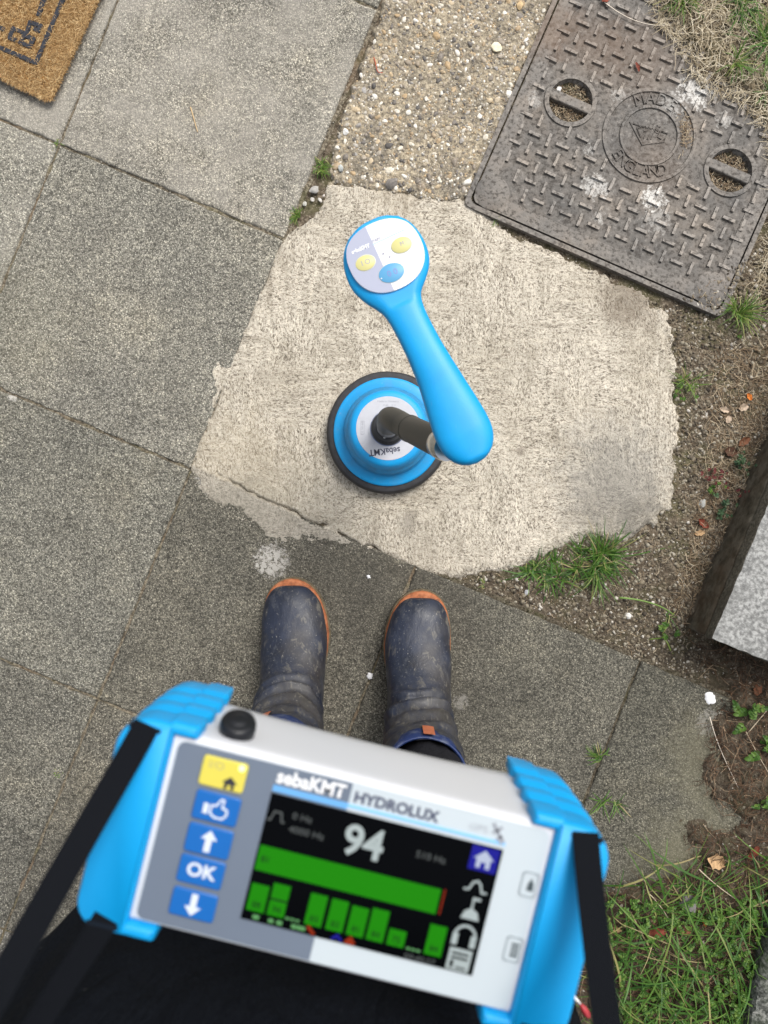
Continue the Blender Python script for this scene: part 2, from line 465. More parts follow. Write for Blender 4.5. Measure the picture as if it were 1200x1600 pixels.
M['grass_light'] = island('grass_pale', [(0.0, (0.06, 0.14, 0.018)), (0.5, (0.12, 0.22, 0.03)), (0.8, (0.22, 0.29, 0.06)), (1.0, (0.42, 0.35, 0.16))], 0.5, 0.4, 0.3)
M['grass_dark'] = island('grass_dark', [(0.0, (0.018, 0.06, 0.010)), (0.6, (0.045, 0.115, 0.018)), (0.93, (0.08, 0.16, 0.03)), (1.0, (0.25, 0.22, 0.10))], 0.45, 0.4, 0.25)
M['straw'] = island('dead_straw', [(0.0, (0.07, 0.045, 0.028)), (0.35, (0.17, 0.115, 0.07)), (0.7, (0.32, 0.24, 0.15)), (1.0, (0.56, 0.47, 0.33))], 0.8, 0.2)
M['straw_pale'] = island('pale_straw', [(0.0, (0.16, 0.12, 0.07)), (0.4, (0.38, 0.31, 0.20)), (1.0, (0.70, 0.62, 0.47))], 0.8, 0.2)
M['straw_dark'] = island('dark_needles', [(0.0, (0.022, 0.014, 0.009)), (0.5, (0.085, 0.045, 0.026)), (0.9, (0.16, 0.10, 0.06)), (1.0, (0.35, 0.26, 0.17))], 0.85, 0.2)
M['herb'] = island('herb_leaf', [(0.0, (0.035, 0.095, 0.012)), (0.5, (0.075, 0.165, 0.022)), (1.0, (0.16, 0.26, 0.045))], 0.5, 0.35, 0.3)
M['herb_dark'] = island('herb_leaf_dark', [(0.0, (0.03, 0.07, 0.03)), (0.6, (0.055, 0.11, 0.045)), (1.0, (0.16, 0.20, 0.12))], 0.5, 0.35, 0.2)
M['herb_red'] = island('herb_leaf_red', [(0.0, (0.10, 0.02, 0.025)), (0.6, (0.17, 0.045, 0.04)), (1.0, (0.10, 0.10, 0.04))], 0.6, 0.3, 0.2)

# ------------------------------------------------------------------ ground sheets
GA = np.array(PX(92, 225)); _k = CAM_H / F
GU = np.array((356 * _k, -152 * _k)) * 0.992
GU = np.array(((635 - 298) * _k * 1.0, -(885 - 735) * _k))
GU = np.array(((440 - 92) * _k * 1.012, -(372 - 225) * _k * 1.012))
GV = np.array((-146 * _k, -360 * _k))
def G(i, j): return GA + GU * i + GV * j

patch_px = [(515, 292), (560, 290), (615, 300), (645, 306), (690, 312), (735, 316), (760, 338), (800, 372), (860, 395), (905, 418), (950, 436), (1000, 462), (1040, 500), (1048, 560), (1050, 605), (1062, 650), (1056, 700), (1050, 760), (1040, 795), (1010, 822), (960, 838), (900, 838), (850, 862), (800, 884), (755, 888), (718, 900), (680, 896), (640, 886), (592, 862), (560, 858), (520, 852), (480, 850), (430, 852), (398, 826), (372, 800), (340, 792), (312, 772), (305, 750), (299, 733), (305, 705), (318, 665), (330, 610), (326, 575), (340, 560), (356, 566), (380, 515), (410, 445), (440, 372), (470, 358), (505, 330)]
patch_poly = [PX(*q, 0.002) for q in patch_px]
COVER_O = P(735, 315, 0.004); CT = R(-23.7)
CE = Vector((math.cos(CT), math.sin(CT))); CN = Vector((-math.sin(CT), math.cos(CT)))
ck = (CAM_H - 0.004) / F
CW, CL = 424 * ck, 420 * ck
def CV(u, v): return (COVER_O.x + (CE.x * u + CN.x * v) * ck, COVER_O.y + (CE.y * u + CN.y * v) * ck)
cover_poly = [CV(-8, -8), CV(432, -8), CV(432, 428), CV(-8, 428)]
garden_px = [(1140, 1086), (1105, 1130), (1112, 1170), (1098, 1215), (1118, 1250), (1150, 1262), (1158, 1290), (1120, 1300), (1095, 1285), (1066, 1290), (1072, 1318), (1092, 1345), (1060, 1368), (1000, 1380), (950, 1392), (880, 1420), (800, 1480), (760, 1900), (1700, 1900), (1700, 600), (1215, 600), (1190, 690), (1072, 980), (1100, 1030)]
garden_poly = [PX(*q) for q in garden_px]
agg_px = [(512, 288), (520, 215), (545, 150), (575, 70), (592, 20), (640, -110), (700, -260), (900, -400), (1000, -260), (868, 0), (800, 160), (735, 312), (700, 318), (640, 309), (560, 294)]
agg_poly = [PX(*q) for q in agg_px]
thatch_px = [(1020, -60), (1035, 40), (1070, 75), (1085, 120), (1120, 140), (1165, 160), (1205, 205), (1222, 300), (1215, 370), (1190, 440), (1190, 480), (1400, 480), (1400, -200), (1000, -200)]
thatch_poly = [PX(*q) for q in thatch_px]

def heightfield(name, x0, x1, y0, y1, step, hfun, mat, parent=None):
    xs = np.arange(x0, x1 + step / 2, step); ys = np.arange(y0, y1 + step / 2, step)
    X, Y = np.meshgrid(xs, ys); Z, keep = hfun(X, Y)
    V = np.stack([X.ravel(), Y.ravel(), Z.ravel()], 1)
    nx = len(xs); ny = len(ys)
    i, j = np.meshgrid(np.arange(nx - 1), np.arange(ny - 1)); a = (j * nx + i).ravel()
    Fq = np.stack([a, a + 1, a + nx + 1, a + nx], 1)
    if keep is not None:
        K = keep.ravel(); Fq = Fq[K[Fq].any(1)]
        used = np.unique(Fq); mp = -np.ones(len(V), int); mp[used] = np.arange(len(used)); V = V[used]; Fq = mp[Fq]
    return npmesh(name, V, Fq, mat, parent, smooth=True)

def soil_h(X, Y):
    n = fbm(X, Y, 60, 3, 4) - 0.5; n2 = fbm(X, Y, 240, 9, 3) - 0.5
    z = -0.0075 + n * 0.007 + n2 * 0.004
    wob = (fbm(X, Y, 45, 21, 4) - 0.5) * 0.05
    g = sdf_poly(X, Y, garden_poly) + wob
    z = z + sstep(0.006, -0.02, g) * (0.015 + n * 0.012)
    t = sdf_poly(X, Y, thatch_poly) + wob * 1.2
    z = z + sstep(0.004, -0.03, t) * (0.021 + n * 0.016)
    # the step's foot and the strip between the slabs stay low
    return z, None
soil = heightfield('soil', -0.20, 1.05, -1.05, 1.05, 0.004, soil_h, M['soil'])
tag(soil, 'dark crumbly soil with grit between the paving and the garden', kind='structure')
far = NT('far_ground', 0.95, 0.1)
_a = far.noise(far.pos(), 3, 5, 0.7); _b = far.noise(far.pos(), 60, 3, 0.7)
far.col(far.mix(far.ramp(_b, [(0.35, 0.0), (0.65, 1.0)]), far.ramp(_a, [(0.4, (0.05, 0.075, 0.02)), (0.6, (0.11, 0.09, 0.06))]), (0.09, 0.12, 0.04)))
ground = mesh('ground', [(-120, -120, -0.05), (120, -120, -0.05), (120, 120, -0.05), (-120, 120, -0.05)], [(0, 1, 2, 3)], far.m)
tag(ground, 'grassy ground beyond the path', kind='structure')

# paving: mortar bed and slabs
def bed_h(X, Y):
    return -0.0035 + (fbm(X, Y, 90, 5, 3) - 0.5) * 0.004, None
bx0, by0 = -2.2, -2.0
pavement = mesh('pavement', [(-2.6, -2.4, -0.032), (1.3, -2.4, -0.032), (0.7, 1.9, -0.032), (-2.6, 1.9, -0.032)], [(0, 1, 2, 3)], M['mortar'])
tag(pavement, 'square concrete paving slabs with mossy joints', kind='structure')
def joint_strip():
    V = []; Fq = []
    def add(a, b, w=0.012, n=60):
        a = np.array(a); b = np.array(b); d = b - a; L = np.hypot(*d); d /= L; q = np.array((-d[1], d[0]))
        nn = max(8, int(L / 0.004)); base = len(V)
        for i in range(nn + 1):
            for k, o in enumerate((-1.0, -0.35, 0.35, 1.0)):
                p = a + d * L * i / nn + q * o * w / 2
                z = -0.0050 + 0.0070 * (float(fbm(p[0], p[1], 55, 31, 3)) - 0.5) + 0.0012 * (k in (1, 2))
                V.append((p[0], p[1], min(z, 0.0006)))
        for i in range(nn):
            for k in range(3):
                c = base + i * 4 + k; Fq.append((c, c + 4, c + 5, c + 1))
    return V, Fq, add
SL = []
for j in range(-3, 5):
    for i in range(-3, 5):
        if j == -1 and i == 1: continue
        if j == -2 and i in (1, 2): continue
        if j <= -2 and i >= 1: continue
        if j == -1 and i > 1: continue
        if j == 0 and i >= 1: continue
        if j == 1 and i > 3: continue
        if j == 2 and i > 2: continue
        if j >= 3 and i > 1: continue
        SL.append((i, j))
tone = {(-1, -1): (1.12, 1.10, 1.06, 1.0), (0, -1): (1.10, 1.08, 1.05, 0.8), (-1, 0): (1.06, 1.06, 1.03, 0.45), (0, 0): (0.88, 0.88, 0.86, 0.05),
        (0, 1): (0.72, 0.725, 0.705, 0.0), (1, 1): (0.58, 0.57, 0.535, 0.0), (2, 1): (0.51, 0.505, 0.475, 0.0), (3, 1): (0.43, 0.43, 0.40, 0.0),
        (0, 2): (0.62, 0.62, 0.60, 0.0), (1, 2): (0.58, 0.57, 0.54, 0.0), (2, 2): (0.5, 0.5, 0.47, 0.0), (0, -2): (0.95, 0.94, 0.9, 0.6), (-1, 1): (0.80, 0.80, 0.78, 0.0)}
def slab(i, j):
    c = [G(i, j), G(i, j + 1), G(i + 1, j + 1), G(i + 1, j)]
    in_view = (i, j) in tone
    n = 72 if in_view else 10
    g = 0.0017
    rr = random.Random(i * 31 + j * 7)
    cen = sum(c) / 4
    u = (c[3] - c[0]); v = (c[1] - c[0]); U = np.hypot(*u); Vv = np.hypot(*v); u = u / U; v = v / Vv
    # grid lines packed towards the rim
    t = np.concatenate([[0, .003, .007, .013, .022], np.linspace(.035, .965, n - 9), [.978, .987, .993, .997, 1]])
    S, T = np.meshgrid(t, t)
    X = c[0][0] + u[0] * (g + S * (U - 2 * g)) + v[0] * (g + T * (Vv - 2 * g))
    Y = c[0][1] + u[1] * (g + S * (U - 2 * g)) + v[1] * (g + T * (Vv - 2 * g))
    jx = (fbm(X, Y, 90, i * 5 + j, 3) - 0.5) * 0.0035; jy = (fbm(X, Y, 90, 77 + i * 5 + j, 3) - 0.5) * 0.0035
    e = np.minimum(np.minimum(S, 1 - S), np.minimum(T, 1 - T)) * U
    m_ = sstep(0.02, 0.0, e)
    X = X + jx * m_; Y = Y + jy * m_
    chip = sstep(0.66, 0.78, vn(X, Y, 55, 40 + i + j)) * 0.003
    drop = np.clip(1 - e / (0.0022 + chip), 0, 1) ** 2 * (0.0035 + chip)
    tilt = rr.uniform(-0.0012, 0.0012)
    Z = -drop + (fbm(X, Y, 14, 3, 3) - 0.5) * 0.0015 + tilt * (S - 0.5)
    V = np.stack([X.ravel(), Y.ravel(), Z.ravel()], 1).tolist()
    m = len(t); Fq = []
    for b in range(m - 1):
        for a in range(m - 1):
            k = b * m + a; Fq.append((k, k + m, k + m + 1, k + 1))
    rim = [a for a in range(m)] + [b * m + m - 1 for b in range(1, m)] + [(m - 1) * m + a for a in range(m - 2, -1, -1)] + [b * m for b in range(m - 2, 0, -1)]
    base = len(V)
    for k in rim: V.append((V[k][0], V[k][1], -0.045))
    L = len(rim)
    for q in range(L): Fq.append((rim[q], rim[(q + 1) % L], base + (q + 1) % L, base + q))
    o = npmesh('paving_slab', V, Fq, M['slab'], pavement, smooth=True) if False else mesh('paving_slab', V, Fq, M['slab'], pavement, smooth=True)
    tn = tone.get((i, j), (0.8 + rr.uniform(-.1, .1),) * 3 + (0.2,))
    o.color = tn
    return o
for i, j in SL: slab(i, j)
V, Fq, add = joint_strip()
for (i, j) in SL:
    add(G(i, j), G(i + 1, j)); add(G(i, j + 1), G(i, j))
add(G(1, 1), G(2, 1)); add(G(2, 1), G(3, 1)); add(G(1, -1), G(1, 0)); add(G(1, 0), G(1, 1)); add(G(3, 1), G(3, 2)); add(G(3, 1), G(4, 1))
tag(npmesh('joint_fill', V, Fq, M['mortar'], pavement, smooth=True), 'sandy moss filling in the joints', kind='stuff')

# exposed aggregate panel
def agg_h(X, Y):
    d = sdf_poly(X, Y, agg_poly) + (fbm(X, Y, 60, 61, 3) - 0.5) * 0.02
    z = 0.0 + (fbm(X, Y, 120, 8, 4) - 0.5) * 0.005 + (fbm(X, Y, 18, 12, 2) - .5) * .006
    return z - 0.016 * sstep(-0.008, 0.006, d), d < 0.01
am = NT('aggregate_matrix', 0.92, 0.2)
_p = am.pos(); _a = am.noise(_p, 160, 4, 0.7); _c = am.noise(_p, 13, 4, 0.6)
_b = am.ramp(_a, [(0.32, (0.12, 0.106, 0.086)), (0.48, (0.27, 0.237, 0.185)), (0.64, (0.48, 0.425, 0.335))])
_b = am.mix(1.0, _b, am.ramp(_c, [(0.3, (0.6, 0.6, 0.6)), (0.6, (1.2, 1.15, 1.05))]), 'MULTIPLY')
am.col(_b); am.nrm(am.bump(_a, 0.003, 1.0))
agg = heightfield('aggregate_path', -0.14, 0.50, 0.5, 1.12, 0.003, agg_h, am.m)
tag(agg, 'exposed aggregate concrete path studded with flint pebbles', kind='structure')

def ico(sub):
    import bmesh
    bm = bmesh.new(); bmesh.ops.create_icosphere(bm, subdivisions=sub, radius=1.0)
    v = np.array([x.co[:] for x in bm.verts]); f = np.array([[q.index for q in x.verts] for x in bm.faces]); bm.free()
    return v, f
I1, F1 = ico(1); I2, F2 = ico(2)
def rock_shape(seed, rough=0.25, V0=I2):
    r = np.random.default_rng(seed); v = V0.copy()
    for k in range(4):
        d = r.normal(size=3); d /= np.linalg.norm(d); c = r.uniform(0.55, 0.9)
        s = v @ d; v = v - np.outer(np.maximum(s - c, 0) * 0.85, d)
    nz = np.array([mnoise.noise(Vector(q) * 1.3 + Vector((seed * 3.1, 0, 0))) for q in v])
    return v * (1 + rough * nz)[:, None]
shapes_hi = []
for s in range(14):
    me = bpy.data.meshes.new('pebble')
    me.from_pydata(rock_shape(s).tolist(), [], F2.tolist()); me.materials.append(M['pebble']); me.shade_smooth()
    shapes_hi.append(me)
shapes_lo = [rock_shape(50 + s, 0.3, I1) for s in range(10)]
def scatter_rocks(name, pts, sizes, zfun, mat, parent=None, flat=(0.35, 0.7), sink=0.35, rng=RNG):
    VV = []; FF = []; b = 0
    for (x, y), s, z in zip(pts, sizes, zfun):
        v = shapes_lo[rng.integers(len(shapes_lo))]
        a = rng.uniform(0, 6.28); sc = np.array((1, rng.uniform(.55, .95), rng.uniform(*flat))) * s
        q = v * sc; ca, sa = math.cos(a), math.sin(a)
        q = np.stack([q[:, 0] * ca - q[:, 1] * sa + x, q[:, 0] * sa + q[:, 1] * ca + y, q[:, 2] + z + s * sc[2] / s * (1 - sink * 2) * 0.5], 1)
        VV.append(q); FF.append(F1 + b); b += len(v)
    return npmesh(name, np.concatenate(VV), np.concatenate(FF), mat, parent, smooth=True)
def sample(poly, n, rng=RNG, grow=0.0, view=None):
    xs = [p[0] for p in poly]; ys = [p[1] for p in poly]; out = np.zeros((0, 2))
    x0, x1, y0, y1 = min(xs), max(xs), min(ys), max(ys)
    if view: x0, x1, y0, y1 = max(x0, view[0]), min(x1, view[1]), max(y0, view[2]), min(y1, view[3])
    while len(out) < n:
        p = np.stack([rng.uniform(x0, x1, n * 2), rng.uniform(y0, y1, n * 2)], 1)
        out = np.concatenate([out, p[sdf_poly(p[:, 0], p[:, 1], poly) < grow]])
    return out[:n]
VIEW = (-0.75, 0.75, -0.98, 0.98)
pp = sample(agg_poly, 1500, grow=-0.008, view=VIEW); taken = []
for k in range(len(pp)):
    x, y = pp[k]; s = RNG.uniform(0.0042, 0.0066) if RNG.random() < 0.8 else RNG.uniform(0.0068, 0.0105)
    if any((x - a) ** 2 + (y - b) ** 2 < (s + c) ** 2 for a, b, c in taken): continue
    taken.append((x, y, s))
    if len(taken) >= 285: break
special = [((1040 - 0, 0), 0)]
for (x, y, s) in taken:
    o = link(bpy.data.objects.new('pebble', shapes_hi[RNG.integers(len(shapes_hi))]), agg)
    z = float(agg_h(np.array([x]), np.array([y]))[0][0])
    o.location = (x, y, z - s * 0.10); o.scale = (s, s * RNG.uniform(.55, .9), s * RNG.uniform(.35, .6)); o.rotation_euler = (0, 0, RNG.uniform(0, 6.28))
pp = sample(agg_poly, 9000, grow=-0.004, view=VIEW)
sz = RNG.uniform(0.0012, 0.0036, len(pp)) * (0.7 + 0.6 * RNG.random(len(pp)))
zz = agg_h(pp[:, 0], pp[:, 1])[0]
tag(scatter_rocks('small_pebbles', pp, sz, zz - 0.0012, M['pebbles'], agg), 'small flint chips set in the concrete', kind='stuff')

# trowelled concrete patch
e1, e2 = PX(345, 748), PX(745, 925)
crack_a, crack_b = PX(338, 742), PX(650, 890)
def patch_h(X, Y):
    d = sdf_poly(X, Y, patch_poly) + (fbm(X, Y, 90, 71, 4) - 0.5) * 0.014 + (fbm(X, Y, 260, 5, 2) - 0.5) * 0.005 + (fbm(X, Y, 38, 15, 4) - 0.5) * 0.030 * sstep(0.30, 0.42, X)
    z = 0.0006 + (fbm(X, Y, 9, 2, 3) - 0.5) * 0.002 + (fbm(X * 0.5 + Y * .2, Y, 220, 4, 3) - 0.5) * 0.0016
    z = z + 0.0035 * sstep(0.0, -0.07, d)
    wob = (fbm(X, Y, 50, 33, 4) - 0.5) * 0.012
    cr = np.abs(dseg(X + wob, Y + wob, crack_a, crack_b))
    gate = sstep(0.30, 0.46, fbm(X, Y, 30, 88, 2))
    z = z - 0.007 * sstep(0.0024, 0.0007, cr) * gate - 0.0012 * sstep(0.006, 0.0, cr)
    lefte = dseg(X + wob * .6, Y + wob * .6, PX(440, 372), PX(298, 735))
    z = z - 0.005 * sstep(0.0026, 0.0006, lefte) * sstep(0.45, 0.6, fbm(X, Y, 20, 9, 2))
    return z - 0.0045 * sstep(-0.010, 0.006, d) - 0.012 * sstep(0.004, 0.012, d), d < 0.012
patch = heightfield('concrete_patch', -0.36, 0.56, -0.15, 0.62, 0.0022, patch_h, M['patch'])
tag(patch, 'pale trowelled concrete patch between the slabs', kind='structure')

cp = sample(patch_poly, 9000, grow=0.012)
cd = sdf_poly(cp[:, 0], cp[:, 1], patch_poly); cp = cp[(np.abs(cd) < 0.008)][:900]
M['crumb'] = island('cement_crumb', [(0.0, (.12, .10, .08)), (.5, (.30, .27, .22)), (1.0, (.52, .48, .41))], .9, .2)
PATCH_CRUMBS = cp

# ------------------------------------------------------------------ manhole cover
cov = empty('manhole_cover', (COVER_O.x, COVER_O.y, 0), CT)
tag(cov, 'rusty square cast iron inspection cover with raised treads and two round lifting eyes', 'manhole cover')
U = ck
b = MB()
def frame_ring(o0, o1, z0, z1, bb):
    O = rrect(-o0 * U, (424 + o0) * U, -o0 * U, (420 + o0) * U, 12 * U, 4); I = rrect(-o1 * U, (424 + o1) * U, -o1 * U, (420 + o1) * U, 10 * U, 4)
    n = len(O); v = [(x, y, z0) for x, y in O] + [(x, y, z1) for x, y in O] + [(x, y, z1) for x, y in I] + [(x, y, z0) for x, y in I]
    f = []
    for i in range(n):
        k = (i + 1) % n
        f += [(i, k, n + k, n + i), (n + i, n + k, 2 * n + k, 2 * n + i), (2 * n + i, 2 * n + k, 3 * n + k, 3 * n + i)]
    bb.add(v, f)
def wobble(o, amp, s, seed=0):
    me = o.data
    for v in me.vertices:
        v.co += Vector((mnoise.noise(v.co * s + Vector((seed, 0, 0))), mnoise.noise(v.co * s + Vector((0, seed + 5, 0))), 0.5 * mnoise.noise(v.co * s + Vector((9, 0, seed))))) * amp
frame_ring(9, 1.5, -0.02, 0.0052, b)
b.build('frame', M['iron_worn'], cov, angle=40)
b = MB(); frame_ring(-1.2, -24, -0.02, 0.0055, b)
b.build('rim', M['iron_worn'], cov, angle=40)
# plate with holes left for the lifting eyes
eyes = [(80, 207), (352, 207)]; CC = (215, 207)
def cover_plate(X, Y):
    z = 0.0035 + (fbm(X, Y, 40, 14, 3) - 0.5) * 0.0012
    for (eu, ev) in eyes:
        z = np.where(np.hypot(X - eu * U, Y - ev * U) < 33 * U, -0.016, z)
    return z, None
xs = np.arange(22 * U, 402.5 * U, 0.0025); ys = np.arange(22 * U, 399 * U, 0.0025)
X, Y = np.meshgrid(xs, ys); Z, _ = cover_plate(X, Y); nx = len(xs); ny = len(ys)
a_, b_ = np.meshgrid(np.arange(nx - 1), np.arange(ny - 1)); q = (b_ * nx + a_).ravel()
npmesh('plate', np.stack([X.ravel(), Y.ravel(), Z.ravel()], 1), np.stack([q, q + 1, q + nx + 1, q + nx], 1), M['iron'], cov, smooth=True)
# corner pads
for (cu, cv_, nm) in ((26, 26, 0), (398, 26, 0), (26, 394, 0), (398, 394, 0)):
    b = MB(); rg = []
    for r_, z_ in ((27, 0.001), (27, 0.0052), (25.5, 0.0060)):
        rg.append([(cu * U + r_ * U * math.cos(6.2832 * k / 28), cv_ * U + r_ * U * math.sin(6.2832 * k / 28), z_) for k in range(28)])
    b.rings(rg, False, True); b.build('corner_pad', M['iron_worn'], cov, angle=50)
# treads
def tread_mesh(L_, W_):
    b = MB(); h = 0.0044
    b.rings([[(x * L_ / 2, y * W_ / 2, 0) for x, y in ((-1, -1), (1, -1), (1, 1), (-1, 1))],
             [(x * L_ / 2 * .97, y * W_ / 2 * .85, h) for x, y in ((-1, -1), (1, -1), (1, 1), (-1, 1))]], False, True)
    me = bpy.data.meshes.new('tread'); me.from_pydata(b.v, [], b.f); me.materials.append(M['iron_tread']); return me
tmes = [tread_mesh(20.5 * U, 5.6 * U), tread_mesh(19 * U, 5.0 * U), tread_mesh(21.5 * U, 5.4 * U)]
for a in range(17):
    for c in range(17):
        u = 215 + (a - 8) * 23.6; v = 207 + (c - 8) * 23.6
        if u < 25 or u > 406 or v < 32 or v > 386: continue
        if math.hypot(u - CC[0], v - CC[1]) < 80: continue
        if any(math.hypot(u - x, v - y) < 50 for x, y in eyes): continue
        if math.hypot(u - 26, v - 26) < 42 or math.hypot(u - 398, v - 26) < 32: continue
        o = link(bpy.data.objects.new('tread', tmes[random.randrange(3)]), cov)
        o.location = (u * U, v * U, 0.0031); o.rotation_euler = (0, 0, (0 if (a + c) % 2 == 0 else math.pi / 2) + random.uniform(-.03, .03))
def ringmesh(name, cu, cv_, r0, r1, h, mat=None, n=64, parent=cov):
    b = MB(); rs = []
    for r_, z_ in ((r1, 0.002), (r1 - 1, h), (r0 + 1, h), (r0, 0.002 if r0 > 36 or r0 < 30 else -0.014)):
        rs.append([(cu * U + r_ * U * math.cos(6.2832 * k / n), cv_ * U + r_ * U * math.sin(6.2832 * k / n), z_) for k in range(n)])
    b.rings(rs, False, False)
    return b.build(name, mat or M['iron_worn'], parent, angle=50)
ringmesh('raised_ring', *CC, 67.5, 75, 0.0062)
ringmesh('raised_ring', *CC, 42, 48, 0.0062)
for (eu, ev) in eyes:
    er = ringmesh('lifting_eye', eu, ev, 33, 42, 0.0064)
    b = MB(); hw = 7.5
    b.rings([[(eu * U + x * U, ev * U + y * U, z) for x, y in ((-34, -hw), (34, -hw), (34, hw), (-34, hw))] for z in (-0.012, 0.0035)] +
            [[(eu * U + x * U, ev * U + y * U, 0.0045) for x, y in ((-34, -hw + 1.2), (34, -hw + 1.2), (34, hw - 1.2), (-34, hw - 1.2))]], False, True)
    b.build('lifting_bar', M['iron_worn'], er, angle=30)
# cast lettering (angle measured clockwise from the photo's up, in the cover's own frame)
M['iron_dark'] = iron_material('cast_iron_letters', 0.8)
def arc_text(s, a0, a1, r, up=True):
    for k, ch in enumerate(s):
        a = R(a0 + (a1 - a0) * k / (len(s) - 1))
        x = CC[0] * U + r * U * math.sin(a); y = CC[1] * U + r * U * math.cos(a)
        rot = -a if up else -a + math.pi
        text_obj('letter', ch, 19 * U / 0.72 * 0.98, M['iron_dark'], cov, (x, y, 0.0035), rot, 0.0022, 0.9, 0, 0.0)
arc_text('MADE', -24 - 16, 33 - 20, 57.5)
arc_text('ENGLAND', 238 - 21, 158 - 21, 57.5, False)
b = MB()
for pts in ([(-34, 16), (-9, -16), (24, -6)], [(-15, 12), (-21, 8), (-15, -2), (-12, 2)], [(-9, 13), (-14, -4)], [(-3, 15), (-8, -6)], [(-11, 5), (-5, 6)], [(4, 17), (-2, -6)], [(9, 18), (3, -5)], [(8, 17), (14, 16)], [(6, 7), (12, 6), (14, 14)], [(22, 8), (16, 10), (13, 0), (19, -2)], [(-28, 14), (28, 8), (24, -2)]):
    rt = Matrix.Rotation(R(14), 2)
    b.stroke([(CC[0] * U + (rt @ Vector(p)).x * U, CC[1] * U + (rt @ Vector(p)).y * U) for p in pts], 1.5 * U, 0.0025, 0.0050)
b.build('maker_mark', M['iron_dark'], cov)

# ------------------------------------------------------------------ scattered litter, grit
def ribbons(name, pts, zs, lens, wid, mat, parent=None, curl=0.5, rise=0.3, rng=RNG, az=None, segs=3):
    n = len(pts); a = rng.uniform(0, 2 * np.pi, n) if az is None else az
    cv = rng.normal(0, curl, n); V = np.zeros((n, segs + 1, 2, 3)); x = pts[:, 0].copy(); y = pts[:, 1].copy(); z = np.asarray(zs, float).copy()
    lift = rng.uniform(0, rise, n)
    for s in range(segs + 1):
        w = wid * (1 - 0.6 * s / segs) * rng.uniform(.7, 1.2, n) * 0.5
        aa = a + cv * s
        V[:, s, 0] = np.stack([x - np.sin(aa) * w, y + np.cos(aa) * w, z], 1); V[:, s, 1] = np.stack([x + np.sin(aa) * w, y - np.cos(aa) * w, z + w * .5], 1)
        x = x + np.cos(aa) * lens / segs; y = y + np.sin(aa) * lens / segs; z = z + lens / segs * lift * (1 - 1.6 * s / segs)
    base = np.arange(n)[:, None, None] * (segs + 1) * 2; s = np.arange(segs)[None, :, None] * 2
    Fq = (base + s + np.array([0, 1, 3, 2])[None, None, :]).reshape(-1, 4)
    return npmesh(name, V.reshape(-1, 3), Fq, mat, parent)
right_px = [(1050, 480), (1200, 380), (1260, 380), (1260, 560), (1215, 640), (1070, 975), (1110, 1035), (1110, 1070), (990, 1030), (860, 965), (740, 915), (725, 898), (800, 890), (900, 850), (1010, 825), (1045, 790), (1062, 650), (1045, 540), (1000, 460), (1070, 490)]
right_poly = [PX(*q) for q in right_px]
def ground_z(pts):
    s = soil_h(pts[:, 0], pts[:, 1])[0]
    c = sdf_poly(pts[:, 0], pts[:, 1], cover_poly)
    s = np.where(c < 0, np.maximum(s, 0.0045), s)
    sl = sdf_poly(pts[:, 0], pts[:, 1], slab_poly)
    return np.where(sl < 0, np.maximum(s, 0.0005), s)
slab_poly = [tuple(G(4, 1)), tuple(G(1, 1)), tuple(G(1, -3)), tuple(G(-3, -3)), tuple(G(-3, 4)), tuple(G(4, 4))]
slab_poly = slab_poly[::-1]
def cat(*a): return np.concatenate(a)
gp = sample(right_poly, 9000)
gz = ground_z(gp)
GW = 0
tag(scatter_rocks('grit', gp, np.minimum(RNG.gamma(2.0, 0.0008, len(gp)) + 0.0006, .0048), gz, M['grit'], None), 'fine grit and broken flint over the bare soil strip', kind='stuff')
gp2 = sample(garden_poly, 1800, view=(0.2, 0.8, -0.95, -0.2)); 
th = sample(thatch_poly, 900, grow=0.02, view=VIEW)
g2 = cat(gp2, th)
tag(scatter_rocks('soil_crumbs', g2, np.minimum(RNG.gamma(2.0, 0.0007, len(g2)) + 0.0006, .004), ground_z(g2), M['grit'], None), 'crumbs of soil lying among the dead stalks', kind='stuff')
# dead stalks
s1 = sample(right_poly, 900); 
r2 = [PX(*q) for q in ((1120, 540), (1230, 540), (1220, 640), (1085, 960), (1050, 960), (1100, 760))]
s2 = sample(r2, 1500)
tag(ribbons('dead_stalks', cat(s1, s2), ground_z(cat(s1, s2)) + 0.002, cat(RNG.uniform(.003, .014, 900), RNG.uniform(.006, .034, 1500)), 0.0010, M['straw'], curl=.45), 'thin brown dead stalks strewn over the soil by the step', kind='stuff')
s3 = sample(thatch_poly, 5200, grow=0.012, view=(-.1, 0.75, 0.3, 0.98))
tag(ribbons('dry_grass', s3, ground_z(s3) + RNG.uniform(0, .009, len(s3)), RNG.uniform(.006, .036, len(s3)), 0.0011, M['straw_pale'], curl=.5), 'bleached dry grass matted over the corner of the iron cover', kind='stuff')
s4 = sample(garden_poly, 5200, grow=0.004, view=(0.2, 0.75, -0.95, -0.2))
tag(ribbons('needle_litter', s4, ground_z(s4) + RNG.uniform(0, .008, len(s4)), RNG.uniform(.006, .040, len(s4)), 0.0011, M['straw_dark'], curl=.4), 'dark brown needle litter beside the mossy slab', kind='stuff')
